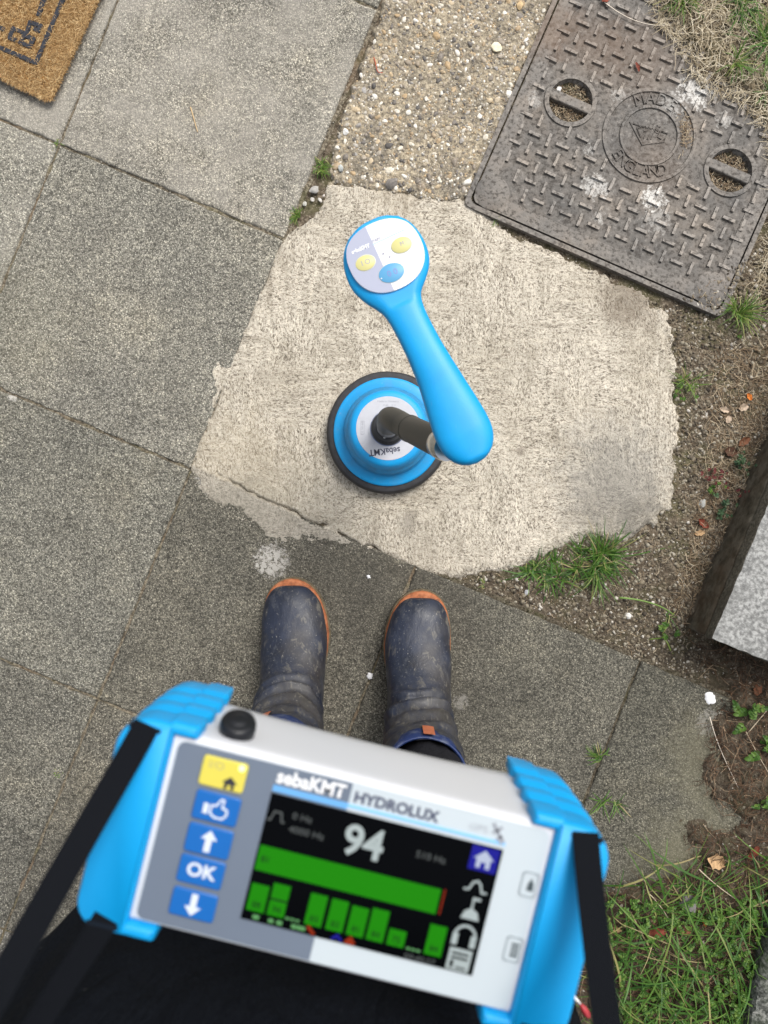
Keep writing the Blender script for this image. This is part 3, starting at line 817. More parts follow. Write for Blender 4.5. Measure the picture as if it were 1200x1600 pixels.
# litter inside the lifting eyes and round the ring
le = []
for (eu, ev) in eyes:
    for k in range(420):
        r_ = 31 * math.sqrt(random.random()); a = random.uniform(0, 6.28); le.append(CV(eu + r_ * math.cos(a), ev + r_ * math.sin(a)))
for k in range(160):
    a = R(random.gauss(28, 14)); r_ = random.uniform(50, 66); le.append(CV(CC[0] + r_ * math.cos(a), CC[1] + r_ * math.sin(a)))
le = np.array(le)
lz = np.array([-0.006] * 840 + [0.004] * 160) + RNG.uniform(0, .004, 1000)
tag(ribbons('eye_litter', le, lz, RNG.uniform(.003, .012, 1000), 0.0010, M['straw'], curl=.7), 'dry plant scraps caught in the cover recesses', kind='stuff')
tag(scatter_rocks('eye_dirt', le[:760], RNG.uniform(.0008, .0024, 760), lz[:760] - 0.002, M['grit'], None), 'dirt lodged in the lifting eyes of the cover', kind='stuff')
tag(scatter_rocks('patch_crumbs', PATCH_CRUMBS, RNG.uniform(.0005, .0019, len(PATCH_CRUMBS)), np.full(len(PATCH_CRUMBS), 0.0), M['crumb'], None), 'cement crumbs along the rim of the patch', kind='stuff')
# crumbs along slab joints and on the slabs
jp = []
for k in range(700):
    (a, b2) = random.choice([(G(0, 0), G(1, 0)), (G(0, 0), G(0, -1)), (G(0, 1), G(1, 1)), (G(1, 1), G(1, 2)), (G(0, 2), G(1, 2)), (G(2, 1), G(3, 1)), (G(2, 1), G(3, 1)), (G(3, 1), G(4, 1)), (G(1, -1), G(1, 0)), (G(1, -1), G(1, 0)), (G(2, 1), G(2, 2))])
    t = random.random(); q = a + (b2 - a) * t; jp.append((q[0] + random.gauss(0, .003), q[1] + random.gauss(0, .003)))
jp = np.array(jp)
tag(scatter_rocks('joint_crumbs', jp, RNG.uniform(.0006, .0017, len(jp)), np.full(len(jp), -0.0008), M['grit'], None), 'loose crumbs along the paving joints', kind='stuff')

# ------------------------------------------------------------------ grass and weeds
def blades(spec, segs=5):
    """spec: (x, y, z, azimuth, length, width, lean, bend)"""
    V = []; Fq = []
    for (x, y, z, az, L, w, lean, bend) in spec:
        b0 = len(V); p = Vector((x, y, z)); el = lean; a = az; tw = random.uniform(-.5, .5)
        for s in range(segs + 1):
            t = s / segs
            ww = w * (0.75 + 0.6 * t) * (1 - t) ** 0.55 * 0.5 if t < 1 else 0.0
            side = Vector((-math.sin(a), math.cos(a), tw * 0.5)).normalized()
            V.append(tuple(p + side * ww)); V.append(tuple(p - side * ww + Vector((0, 0, .0))))
            d = Vector((math.cos(a) * math.cos(el), math.sin(a) * math.cos(el), math.sin(el)))
            p = p + d * L / segs
            el -= bend / segs; a += random.gauss(0, .05)
            if p.z < z + 0.0005: p.z = z + 0.0005
        for s in range(segs):
            k = b0 + 2 * s; Fq.append((k, k + 1, k + 3, k + 2))
    return V, Fq
def tuft(label, px, py, rad, n, L, w, mat, z=None, name='grass_tuft', cat_='grass tuft', spread=None, az=None, lean=(0.35, 1.25), group='grass tufts in the paving gaps', azs=3.2):
    c = PX(px, py); sp = []
    z0 = float(ground_z(np.array([c]))[0]) if z is None else z
    subs = []
    for k in range(max(2, n // 22)):
        a = random.uniform(0, 6.283); r_ = rad * math.sqrt(random.random())
        subs.append((r_ * math.cos(a), r_ * math.sin(a) * (spread or 1), random.uniform(0, 6.283) if az is None else az + random.uniform(-azs, azs), random.uniform(.55, 1.15), random.uniform(.5, 1.6)))
    for k in range(n):
        sx_, sy_, sa, sl, sw = random.choice(subs)
        a = sa + random.gauss(0, sw)
        if az is None and random.random() < .35: a = math.atan2(sy_, sx_) + random.gauss(0, .9)
        ex_l = random.random() < .04
        sp.append((sx_ + random.gauss(0, .0035), sy_ + random.gauss(0, .0035), 0, a, random.uniform(*L) * sl * (1.5 if ex_l else 1), w * random.uniform(.5, 1.3), random.uniform(*lean), random.uniform(.3, 2.3)))
    V, Fq = blades(sp)
    o = mesh(name, V, Fq, mat); o.location = (c[0], c[1], z0)
    return tag(o, label, cat_, group)
tuft('largest dense green grass tuft at the lower right edge of the pale concrete patch', 930, 880, .036, 430, (.018, .082), .0022, M['grass'], spread=.75, lean=(.15, 1.35))
tuft('looser green tuft just left of the largest one, its blades lying over the soil', 858, 888, .044, 190, (.016, .062), .0028, M['grass'], lean=(.1, 1.0), spread=.55)
tuft('bright green grass tuft at the bottom right corner of the iron cover', 1152, 492, .018, 110, (.018, .060), .0020, M['grass_light'], z=0.0)
tuft('small green grass tuft against the right edge of the concrete patch', 1082, 600, .022, 75, (.012, .042), .0018, M['grass_light'])
tuft('tiny bright grass tuft in the gap beside the pale slab and the pebbled path', 499, 257, .010, 75, (.010, .026), .0020, M['grass_light'], z=-.004)
tuft('small yellowish tuft at the corner where slab, concrete patch and pebbled path meet', 468, 338, .013, 50, (.008, .024), .0018, M['grass_light'], z=-.004)
tuft('long green grass leaning in from the upper right edge, beside the iron cover', 1208, 75, .035, 190, (.040, .11), .0024, M['grass'], lean=(.3, 1.1))
tuft('yellow green grass at the top edge behind the iron cover', 1075, -8, .030, 110, (.02, .06), .0026, M['grass_light'])
tuft('sparse grass at the right edge below the leaning long grass', 1205, 150, .02, 50, (.02, .06), .002, M['grass'])
tuft('thin grass sprouting from the joint between the two dark slabs, upper tuft', 932, 1185, .014, 30, (.015, .05), .0022, M['grass'], z=0, lean=(.1, .9), az=R(75), azs=1.5)
tuft('thin grass sprouting from the same joint, lower tuft beside the blue bumper', 950, 1250, .020, 26, (.015, .055), .0024, M['grass'], z=0, lean=(.1, .8), az=R(-60), azs=1.4)
tuft('tiny moss green sprout at the crossing of slab joints by the doormat', 88, 224, .004, 26, (.004, .009), .0012, M['grass_light'], z=-.001)
tuft('tiny sprout in the lower left slab joint', 88, 1212, .004, 26, (.004, .008), .0012, M['grass_light'], z=-.001)
tuft('tiny sprout at the bottom left corner of the iron cover', 772, 350, .004, 12, (.006, .014), .0012, M['grass_light'], z=0.001)
tuft('few green blades at the foot of the step corner', 1040, 968, .012, 16, (.02, .05), .0024, M['grass'], lean=(.1, .6))
tuft('lone yellow blade on the soil below the step corner', 1040, 1000, .001, 2, (.03, .04), .0026, M['grass_light'], az=R(-105), azs=.1, lean=(.1, .3))
tuft('small sprout on the soil edge above the right boot toe', 755, 915, .006, 10, (.008, .02), .0014, M['grass_light'], z=-.002)
tuft('green grass at the top right corner above the leaning long grass', 1165, 22, .03, 120, (.02, .07), .0024, M['grass'], lean=(.2, 1.2))
tuft('green grass beside the dry grass, left of the leaning long grass', 1140, 100, .02, 50, (.02, .055), .0022, M['grass_light'], lean=(.2, 1.1))
# the mass of long grass in the bottom right corner
sp = []
for k in range(1250):
    px = random.uniform(930, 1330); py = 1340 + 400 * random.random() ** .85
    if px < 1000 and py < 1420: continue
    c = PX(px, py); sp.append((c[0], c[1], 0.004, random.uniform(0, 6.283), random.uniform(.03, .13), random.uniform(.0016, .0040), random.uniform(.2, 1.0), random.uniform(.6, 1.8)))
for (px, py, az, L, w, ln) in ((1130, 1385, 155, .17, .0052, .55), (960, 1385, 25, .10, .0045, .5), (1210, 1500, 105, .17, .0055, .6), (950, 1475, 30, .10, .0050, .4), (1010, 1575, 12, .15, .0052, .5), (1150, 1600, 100, .20, .0052, .6), (1190, 1640, 170, .17, .0048, .5), (1060, 1600, 120, .15, .0045, .6), (930, 1380, -4, .10, .0045, .25), (1100, 1420, 185, .09, .004, .4), (1230, 1380, 200, .12, .0045, .6), (1120, 1520, 160, .13, .0045, .5), (1180, 1420, 95, .13, .0048, .5), (1000, 1640, 60, .16, .005, .6), (1240, 1600, 150, .18, .005, .7), (1090, 1660, 80, .18, .005, .6)):
    c = PX(px, py); sp.append((c[0], c[1], 0.004, R(az), L, w, ln, ln * 2.1))
for k in range(70):
    c = PX(random.uniform(960, 1300), random.uniform(1400, 1720)); ln = random.uniform(.3, .7)
    sp.append((c[0], c[1], 0.006, R(random.choice((random.uniform(60, 200), random.uniform(0, 360)))), random.uniform(.09, .18), random.uniform(.0034, .0052), ln, ln * random.uniform(1.6, 2.4)))
V, Fq = blades(sp, 8)
tag(mesh('grass', V, Fq, M['grass']), 'long green grass growing in the lower right corner', kind='stuff')
def leaf_fan(V, Fq, p, az, L, w, tilt, n=6):
    d = Vector((math.cos(az), math.sin(az), 0)); q = Vector((-math.sin(az), math.cos(az), 0)); b0 = len(V)
    pr = [(0, .12), (.25, .8), (.55, 1.0), (.8, .7), (1.0, .05)]
    for t, h in pr:
        c = p + d * L * t + Vector((0, 0, L * tilt * t - L * .5 * t * t * .6))
        V.append(tuple(c + q * w * h / 2 + Vector((0, 0, w * h * .22)))); V.append(tuple(c)); V.append(tuple(c - q * w * h / 2 + Vector((0, 0, w * h * .22))))
    for s in range(len(pr) - 1):
        k = b0 + 3 * s; Fq.append((k, k + 1, k + 4, k + 3)); Fq.append((k + 1, k + 2, k + 5, k + 4))
def sprig(V, Fq, x, y, z, size, lobes=3):
    """one small lobed leaf on a stalk: pairs of leaflets along a rib"""
    az = random.uniform(0, 6.283); p = Vector((x, y, z)); d = Vector((math.cos(az), math.sin(az), .25))
    for k in range(lobes):
        c = p + d * size * (.35 + .3 * k)
        for s in (-1, 1): leaf_fan(V, Fq, c, az + s * 0.95 + random.gauss(0, .1), size * .48 * (1 - .15 * k), size * .34, random.uniform(-.1, .4))
    leaf_fan(V, Fq, p + d * size * (.35 + .3 * lobes - .2), az, size * .5, size * .38, .1)
def herb(label, pts, size, mat, name='leafy_weed', cat_='weed', kind=None, group=None, lobes=3):
    V = []; Fq = []; c0 = Vector((*pts[0], 0)) if kind is None else Vector((0, 0, 0))
    for (x, y) in pts:
        z = float(ground_z(np.array([(x, y)]))[0]) + random.uniform(.004, .022)
        sprig(V, Fq, x - c0.x, y - c0.y, z, size * random.uniform(.6, 1.3), lobes)
    o = mesh(name, V, Fq, mat); o.location = c0
    return tag(o, label, None if kind else cat_, group, kind)
def around(px, py, r, n):
    return [PX(px + random.gauss(0, r), py + random.gauss(0, r)) for _ in range(n)]
pts = []
while len(pts) < 480:
    px = random.uniform(930, 1180); py = random.uniform(1400, 1700)
    if float(vn(px, py, .03, 4)) > 0.36: pts.append(PX(px, py))
herb('low bright herb leaves spread under the long grass', pts, .0125, M['herb'], 'ground_cover', kind='stuff')
herb('pale green lobed weed on the slab edge just below the white dropping', around(1160, 1120, 9, 8), .018, M['herb'], group='leafy weeds')
herb('lobed weed at the right edge of the photo, below the weed near the dropping', around(1195, 1155, 10, 9), .020, M['herb'], group='leafy weeds')
herb('weed at the right edge beside the broken slab corner', around(1195, 1250, 9, 8), .018, M['herb'], group='leafy weeds')
herb('small green weed at the foot of the step corner', around(1040, 985, 5, 7), .014, M['herb'], group='leafy weeds', lobes=1)
herb('grey green weed creeping along the step, upper one', around(1163, 722, 9, 14), .013, M['herb_dark'], group='leafy weeds', lobes=1)
herb('grey green weed against the step, below the red leaved one', around(1128, 800, 8, 12), .013, M['herb_dark'], group='leafy weeds', lobes=1)
herb('dark red leaved weed on the soil beside the step', around(1118, 748, 10, 18), .011, M['herb_red'], group='leafy weeds', lobes=1)
herb('small dark red sprig touching the step face', around(1160, 770, 6, 8), .010, M['herb_red'], group='leafy weeds', lobes=1)
herb('bright green weed beside the red leaved one', around(1118, 765, 4, 6), .012, M['herb'], group='leafy weeds', lobes=1)
herb('single broad green leaf below the tuft at the iron cover corner', [PX(1150, 524)], .016, M['herb'], group='leafy weeds', lobes=0)
herb('small weed by the pale slab edge under the small right hand tuft', around(1062, 620, 5, 7), .010, M['herb'], group='leafy weeds', lobes=1)

# dead leaves, twigs, stones, droppings
def leafmat(name, c):
    m = NT(name, 0.75, 0.25); a = m.noise(m.obj(), 160, 4, .6)
    m.col(m.mix(1.0, c, m.ramp(a, [(.3, (.6, .6, .6)), (.7, (1.3, 1.3, 1.3))]), 'MULTIPLY')); return m.m
LM = {'orange': leafmat('leaf_orange', (.62, .19, .035)), 'brown': leafmat('leaf_brown', (.20, .085, .045)), 'tan': leafmat('leaf_tan', (.46, .30, .16)), 'pale': leafmat('leaf_pale', (.50, .39, .29)), 'red': leafmat('leaf_red', (.20, .05, .03)), 'dark': leafmat('leaf_dark', (.09, .045, .028))}
def dead_leaf(px, py, L, w, az, mat, label, z=None):
    nu, nv = 8, 6; V = []; Fq = []; ph = random.uniform(0, 9)
    for i in range(nu + 1):
        t = i / nu; hw = w / 2 * (math.sin(math.pi * (t * .92 + .04)) ** .7) * (1 + .18 * math.sin(t * 17 + ph))
        for j in range(nv + 1):
            s = j / nv * 2 - 1
            V.append(((t - .5) * L, s * hw, abs(s) ** 1.5 * w * .22 + .12 * L * math.sin(t * 4 + ph) * .6 + random.uniform(-.0004, .0004)))
    for i in range(nu):
        for j in range(nv):
            k = i * (nv + 1) + j; Fq.append((k, k + nv + 1, k + nv + 2, k + 1))
    c = PX(px, py)
    z = float(ground_z(np.array([c]))[0]) + .003 if z is None else z
    lo = min(v[2] for v in V)
    o = mesh('dead_leaf', V, Fq, mat, smooth=True); o.location = (c[0], c[1], z - lo); o.rotation_euler = (random.uniform(-.15, .15), random.uniform(-.15, .15), R(az))
    return tag(o, label, 'leaf', 'dead leaves on the soil')
for a in ((1172, 620, .014, .009, -60, 'orange', 'bright orange curled leaf near the right edge of the soil'),
          (1163, 636, .017, .013, 20, 'pale', 'pinkish brown leaf just below the orange one'),
          (1133, 640, .018, .010, -20, 'pale', 'pale cream crumpled leaf left of the orange one'),
          (1139, 655, .014, .011, 70, 'pale', 'second pale crumpled leaf touching the cream one'),
          (1163, 690, .024, .014, 35, 'brown', 'reddish brown leaf lying against the step top end'),
          (1143, 706, .022, .018, -10, 'dark', 'dark brown leaf overlapped by the reddish one'),
          (1100, 818, .024, .012, -40, 'red', 'rust red leaf on the soil left of the grey green weed'),
          (1094, 833, .018, .010, 10, 'tan', 'small tan leaf under the rust red one'),
          (1113, 1340, .034, .026, -20, 'tan', 'large tan curled leaf at the lower slab corner'),
          (1172, 1328, .030, .014, 60, 'red', 'reddish brown leaf right of the large tan leaf'),
          (1060, 1445, .030, .012, -15, 'brown', 'long brown leaf under the grass near the grey stone'),
          (1022, 1448, .032, .016, 10, 'red', 'broad dark red leaf left of the long brown one'),
          (1098, 1435, .016, .010, 80, 'orange', 'small orange brown leaf right of the grey stone'),
          (1008, 1550, .022, .014, 30, 'brown', 'brown leaf showing between the low herb leaves'),
          (958, 1448, .024, .012, 0, 'tan', 'tan leaf by the black strap in the grass'),
          (1180, 1075, .022, .015, 70, 'brown', 'brown leaf on the dark soil below the step'),
          (1182, 1100, .012, .009, 10, 'tan', 'small tan leaf near the right edge below the brown one'),
          (1135, 48, .020, .014, 0, 'pale', 'pale brown leaf in the dry grass behind the cover')):
    dead_leaf(a[0], a[1], a[2], a[3], a[4], LM[a[5]], a[6])
dead_leaf(944, 4, .016, .012, 30, LM['red'], 'rusty dried leaf on the iron cover at the top edge', .006)
dead_leaf(994, 108, .018, .006, -70, LM['red'], 'small rusty dried leaf on the treads above the MADE lettering', .006)
def twig(name, pts, r, mat, label, cat_='twig', z=.003):
    c = [Vector((*PX(*p[:2]), p[2] if len(p) > 2 else z)) for p in pts]; path = bez(c, 14); b = MB()
    o0 = path[0].copy(); path = [q - o0 for q in path]
    b.rings(tube_rings(path, [r * (1 - .4 * i / 14) for i in range(15)], 6)); o = b.build(name, mat, smooth=True); o.location = o0
    return tag(o, label, cat_)
M['stem'] = plain('dry_stem', (.52, .43, .31), .7, .2, var=.2)
M['stem_white'] = plain('bleached_stem', (.66, .58, .48), .7, .2, var=.2)
twig('straw_stem', [(298, 168), (303, 185), (309, 207)], .0011, plain('straw_gold', (.62, .44, .24), .6, .3), 'short golden straw lying on the pale slab', z=.0015)
twig('dry_stem', [(942, 8), (975, 36), (1010, 48), (1046, 44)], .0010, M['stem_white'], 'long bleached stem lying across the treads at the top', z=.0085)
twig('dry_stem', [(1040, 0), (1030, 12), (1045, 30), (1052, 48)], .0008, M['stem'], 'thin bent stem at the top right corner of the cover', z=.012)
twig('dry_stem', [(1055, 80), (1048, 92), (1056, 100), (1050, 115)], .0007, M['stem'], 'thin curled stem beside the white lichen on the cover', z=.009)
twig('dry_stem', [(1106, 1118), (1118, 1165), (1130, 1185), (1150, 1228)], .0009, M['stem_white'], 'long pale stem arching over the mossy slab edge', z=.008)
twig('dry_stem', [(1160, 1145), (1190, 1110), (1210, 1085)], .0009, M['stem'], 'pale stem among the weeds at the right edge', z=.014)
twig('dry_stem', [(1160, 1140), (1180, 1180), (1205, 1220)], .0008, M['stem'], 'second pale stem running down beside the weeds', z=.014)
twig('dry_stem', [(1085, 1350), (1110, 1375), (1140, 1395)], .0010, M['stem'], 'dry stem crossing the grass right of the slab', z=.02)
twig('dry_stem', [(1010, 1390), (1030, 1410), (1040, 1430)], .0010, M['stem'], 'dry stem on the litter below the slab', z=.016)
twig('green_stem', [(965, 933), (990, 934), (1015, 940), (1032, 945), (1050, 960)], .0018, plain('green_stalk', (.16, .26, .06), .5, .3), 'pale green stalk trailing from the largest tuft to the step corner', 'stalk', z=.010)
twig('red_thread', [(584, 92), (590, 108), (586, 118), (598, 116)], .0009, plain('red_thread', (.45, .07, .03), .6, .3), 'scrap of red thread on the pebbled path', 'thread', z=.005)
def stone(px, py, s, c, label, z=None, flat=.5):
    v = rock_shape(random.randrange(900), .35) * np.array((s, s * random.uniform(.7, .9), s * flat))
    p = PX(px, py); z = float(ground_z(np.array([p]))[0]) if z is None else z
    o = mesh('stone', v.tolist(), F2.tolist(), plain('stone_' + str(px), c, .8, .3, var=.3, scale=200, bumpd=.001), angle=28)
    o.location = (p[0], p[1], z + s * flat * .35); o.rotation_euler = (0, 0, random.uniform(0, 6)); return tag(o, label, 'stone', 'loose stones')
stone(491, 296, .0095, (.42, .40, .37), 'grey stone in the gap between pale slab and pebbled path', -.003)
stone(500, 312, .0045, (.62, .58, .52), 'small cream stone under the grey one in the gap', -.003)
stone(488, 311, .0040, (.50, .47, .43), 'small pale stone left of the cream one in the gap', -.003)
stone(476, 318, .0048, (.46, .45, .40), 'small greenish stone lowest in the gap', -.003)
stone(506, 305, .0034, (.60, .55, .5), 'tiny stone at the right of the gap', -.003)
stone(612, 288, .0125, (.22, .20, .18), 'rough dark grey lump at the lower edge of the pebbled path', .001)
stone(873, 140, .0062, (.82, .81, .78), 'white oval pebble inside the left lifting eye', -.001, .6)
stone(1100, 787, .0085, (.44, .44, .41), 'squarish grey stone on the soil beside the weeds', None, .6)
stone(1073, 1408, .021, (.16, .15, .14), 'large grey lump among the grass near the slab', None, .5)
stone(984, 963, .0060, (.62, .60, .56), 'white chip of stone on the soil left of the step corner')
stone(824, 926, .0055, (.48, .48, .50), 'small bluish stone below the looser green tuft')
stone(1068, 92, .0060, (.62, .56, .48), 'cream stone in the dry grass on the cover', .006)
stone(540, 207, .0065, (.78, .76, .72), 'white oval pebble at the left edge of the pebbled path', .001)
stone(533, 264, .0070, (.42, .44, .42), 'grey green pebble at the lower left of the pebbled path', .001)
stone(775, 75, .0105, (.74, .66, .48), 'largest cream flint on the pebbled path near the cover', .001, .4)
stone(812, 10, .0080, (.55, .40, .22), 'amber flint on the pebbled path at the top edge', .001, .5)
def dropping(px, py, s, label, seed):
    b = MB(); rs = []; n = 22
    for f_, z_ in ((1.0, .0006), (.93, .0016), (.6, .0030), (.2, .0034)):
        rs.append([(s * f_ * (1 + .55 * mnoise.noise(Vector((math.cos(6.283 * k / n) * 1.8 + seed, math.sin(6.283 * k / n) * 1.8, f_)))) * math.cos(6.283 * k / n), s * f_ * (1 + .55 * mnoise.noise(Vector((math.cos(6.283 * k / n) * 1.8 + seed, math.sin(6.283 * k / n) * 1.8, f_)))) * math.sin(6.283 * k / n), z_) for k in range(n)])
    b.rings(rs, False, True); o = b.build('dropping', plain('chalk_white', (.82, .82, .83), .8, .2, var=.1), smooth=True); o.location = P(px, py, 0)
    return tag(o, label, 'dropping', 'white bird droppings')
dropping(1109, 1091, .010, 'large white bird dropping on the upper corner of the mossy slab', 3)
dropping(578, 1056, .0058, 'round white spot on the joint between the boots', 9)
dropping(576, 901, .0034, 'tiny white spot on the slab above the gap between the boots', 5)
dropping(1152, 1260, .0036, 'tiny white fleck at the right edge of the mossy slab', 6)

# ------------------------------------------------------------------ garden step at the right, mossy edging stone
def conc(name, lo, mid, hi, sc=150, stain=(.1, .085, .06), amt=.4):
    m = NT(name, .9, .2); p = m.pos(); a = m.noise(p, sc, 3, .65); c = m.noise(p, 12, 5, .65); d = m.noise(m.pos(rz=1.), 45, 4, .7)
    k = m.ramp(a, [(.34, lo), (.48, mid), (.62, hi)])
    k = m.mix(m.ramp(c, [(.45, 0.), (.65, amt)]), k, stain); k = m.mix(m.ramp(d, [(.55, 0.), (.68, .5)]), k, lo)
    m.col(k); m.nrm(m.bump(a, .002, .9)); return m.m
step_o = P(1072, 980, 0)
st = empty('garden_step', (step_o.x, step_o.y, 0), R(-22.6)); tag(st, 'raised concrete step with grey speckled slab top at the right edge', 'step')
def slabbox(name, x0, x1, y0, y1, z0, z1, mat, parent, seg=0.01, amp=.0012, bev=.003, side=None):
    import bmesh
    bm = bmesh.new(); bmesh.ops.create_cube(bm, size=1)
    for v in bm.verts: v.co = Vector((x0 + (v.co.x + .5) * (x1 - x0), y0 + (v.co.y + .5) * (y1 - y0), z0 + (v.co.z + .5) * (z1 - z0)))
    bmesh.ops.bevel(bm, geom=list(bm.edges), offset=bev, segments=2, affect='EDGES', profile=.6)
    for ax, (lo, hi) in enumerate(((x0, x1), (y0, y1), (z0, z1))):
        k = min(50, int((hi - lo) / seg))
        for q in range(1, k):
            co = [0, 0, 0]; no = [0, 0, 0]; co[ax] = lo + (hi - lo) * q / k; no[ax] = 1
            bmesh.ops.bisect_plane(bm, geom=bm.verts[:] + bm.edges[:] + bm.faces[:], plane_co=co, plane_no=no)
    for v in bm.verts:
        v.co += Vector((mnoise.noise(v.co * 70), mnoise.noise(v.co * 70 + Vector((5, 0, 0))), mnoise.noise(v.co * 70 + Vector((0, 7, 0))))) * amp
    me = bpy.data.meshes.new(name)
    bm.normal_update()
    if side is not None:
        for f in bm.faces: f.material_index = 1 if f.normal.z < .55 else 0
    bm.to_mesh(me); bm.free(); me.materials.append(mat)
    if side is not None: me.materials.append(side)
    me.shade_smooth(); me.set_sharp_from_angle(angle=R(50))
    return link(bpy.data.objects.new(name, me), parent)
M['step_top'] = conc('step_slab', (.15, .15, .145), (.25, .25, .24), (.40, .40, .385), 150, (.16, .16, .15), .35)
M['step_edge'] = conc('step_edge_stained_shaded', (.065, .06, .045), (.11, .10, .08), (.18, .165, .13), 200, (.06, .05, .035), .5)  # vertical faces: dirt tone, with their shade also put into the colour
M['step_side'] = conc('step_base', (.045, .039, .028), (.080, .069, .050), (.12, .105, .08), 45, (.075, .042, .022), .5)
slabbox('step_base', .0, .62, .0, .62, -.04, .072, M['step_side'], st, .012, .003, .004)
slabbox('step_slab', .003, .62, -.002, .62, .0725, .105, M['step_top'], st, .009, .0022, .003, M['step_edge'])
eo = P(1178, 1600, 0)
es = slabbox('edging_stone', -.035, .14, -.05, .27, -.03, .045, conc('edging_concrete', (.03, .032, .028), (.09, .095, .085), (.24, .24, .22), 120, (.035, .055, .02), .6), None, .01, .006, .012)
es.location = eo; es.rotation_euler = (0, 0, R(-14)); tag(es, 'mossy grey edging stone behind the long grass in the lower right corner', 'edging stone')

# ------------------------------------------------------------------ doormat
mz = .014; mc = P(76, 153, mz)
mat_rot = math.atan2((153 - 0) / 1.0, (150 - 76) / 1.0)        # direction of the right edge
mr = empty('doormat', (mc.x, mc.y, .001), 0.0); tag(mr, 'golden coir doormat with black printed border on the pale slab', 'doormat')
ex = Vector((-1, .42)).normalized() ; ex = Vector((-.917, .37)).normalized(); ey = Vector((.428, .904)).normalized()
ex = Vector((-ey.y, ey.x))
kk = (CAM_H - mz) / F
def mp(px, py): return Vector(((px - 76) * kk, -(py - 153) * kk))
strokes = []
def st_(pts, w=6.6): strokes.append(([mp(*q) for q in pts], w * kk))
st_([(-210, -15), (56, 98)]); st_([(56, 98), (240, -340)])
Z5 = 5.4545
def zz_(pts): return [(x / Z5, y / Z5) for x, y in pts]
st_(zz_([(355, 40), (329, 125)]) , 7); st_([(65, 8), (100, -75)], 7)
st_(zz_([(125, 340), (82, 322), (112, 240), (240, 296)]), 6); st_(zz_([(225, 290), (255, 190), (350, 218), (325, 262), (292, 245)]), 6)
st_(zz_([(205, 300), (285, 330), (252, 395), (172, 362), (205, 300)]), 6.2)
st_(zz_([(-60, 215), (30, 248)]), 6); st_(zz_([(-220, 150), (-160, 20), (-60, 60), (-100, 150), (-190, 115)]), 6)
def instroke(x, y, grow=0.0):
    d = np.full(x.shape, 1.0)
    for pts, w in strokes:
        for a, b2 in zip(pts, pts[1:]):
            d = np.minimum(d, dseg(x, y, a, b2) - w / 2)
    return d < grow
M['coir'] = island('coir', [(0.0, (.15, .085, .035)), (.3, (.30, .175, .07)), (.7, (.46, .29, .125)), (1.0, (.66, .48, .25))], .8, .2)
M['coir_print'] = island('coir_print', [(0, (.022, .024, .030)), (1, (.075, .08, .095))], .8, .2)
M['coir_base'] = plain('coir_base', (.34, .18, .06), .9, .1, var=.4, scale=300, bumpd=.004)
MW, ML = .42, .62
def mat_base(X_, Y_): return X_
xs = np.linspace(0, MW, 90); ys = np.linspace(0, ML, 120); X, Y = np.meshgrid(xs, ys)
WX = X * ex.x + Y * ey.x; WY = X * ex.y + Y * ey.y
edge = np.minimum(np.minimum(X, MW - X), np.minimum(Y, ML - Y))
Zm = .0095 + (fbm(WX, WY, 200, 3, 3) - .5) * .004 - .009 * sstep(.006, 0, edge)
nx, ny = len(xs), len(ys); a_, b_ = np.meshgrid(np.arange(nx - 1), np.arange(ny - 1)); q = (b_ * nx + a_).ravel()
npmesh('mat_backing', np.stack([WX.ravel(), WY.ravel(), Zm.ravel()], 1), np.stack([q, q + nx, q + nx + 1, q + 1], 1), M['coir_base'], mr, smooth=True)
def fibres(n, x1, y1, seed):
    r = np.random.default_rng(seed)
    a = r.uniform(0, x1, n); b2 = r.uniform(0, y1, n)
    ne = n // 5; a[:ne] = r.uniform(-.002, .004, ne); b2[ne:2 * ne] = r.uniform(-.002, .004, ne)
    x = a * ex.x + b2 * ey.x; y = a * ex.y + b2 * ey.y
    return np.stack([x, y], 1), r
pt1, r1 = fibres(26000, .19, .24, 5); pt2, r2_ = fibres(9000, MW, ML, 6); pts = cat(pt1, pt2)
ins = instroke(pts[:, 0] + RNG.normal(0, .0004, len(pts)), pts[:, 1] + RNG.normal(0, .0004, len(pts)))
for nm, sel, mt, dz, ln in (('coir_fibres', ~ins, M['coir'], 0, (.003, .011)), ('printed_fibres', ins, M['coir_print'], .0008, (.002, .005))):
    s = pts[sel]
    o = ribbons(nm, s, .009 + dz + RNG.uniform(0, .004, len(s)), RNG.uniform(*ln, len(s)), .0009, mt, mr, curl=.35, rise=.6, segs=2); o['kind'] = 'stuff'
    if nm == 'printed_fibres': o['label'] = 'black printed border and ornament'
b = MB()
for pts_, w in strokes: b.stroke(pts_, w * .98, .0102, .0136)
o = b.build('printed_border', plain('mat_print', (.04, .043, .052), .8, .2, var=.4, scale=350, bumpd=.002), mr); wobble(o, .0006, 200)

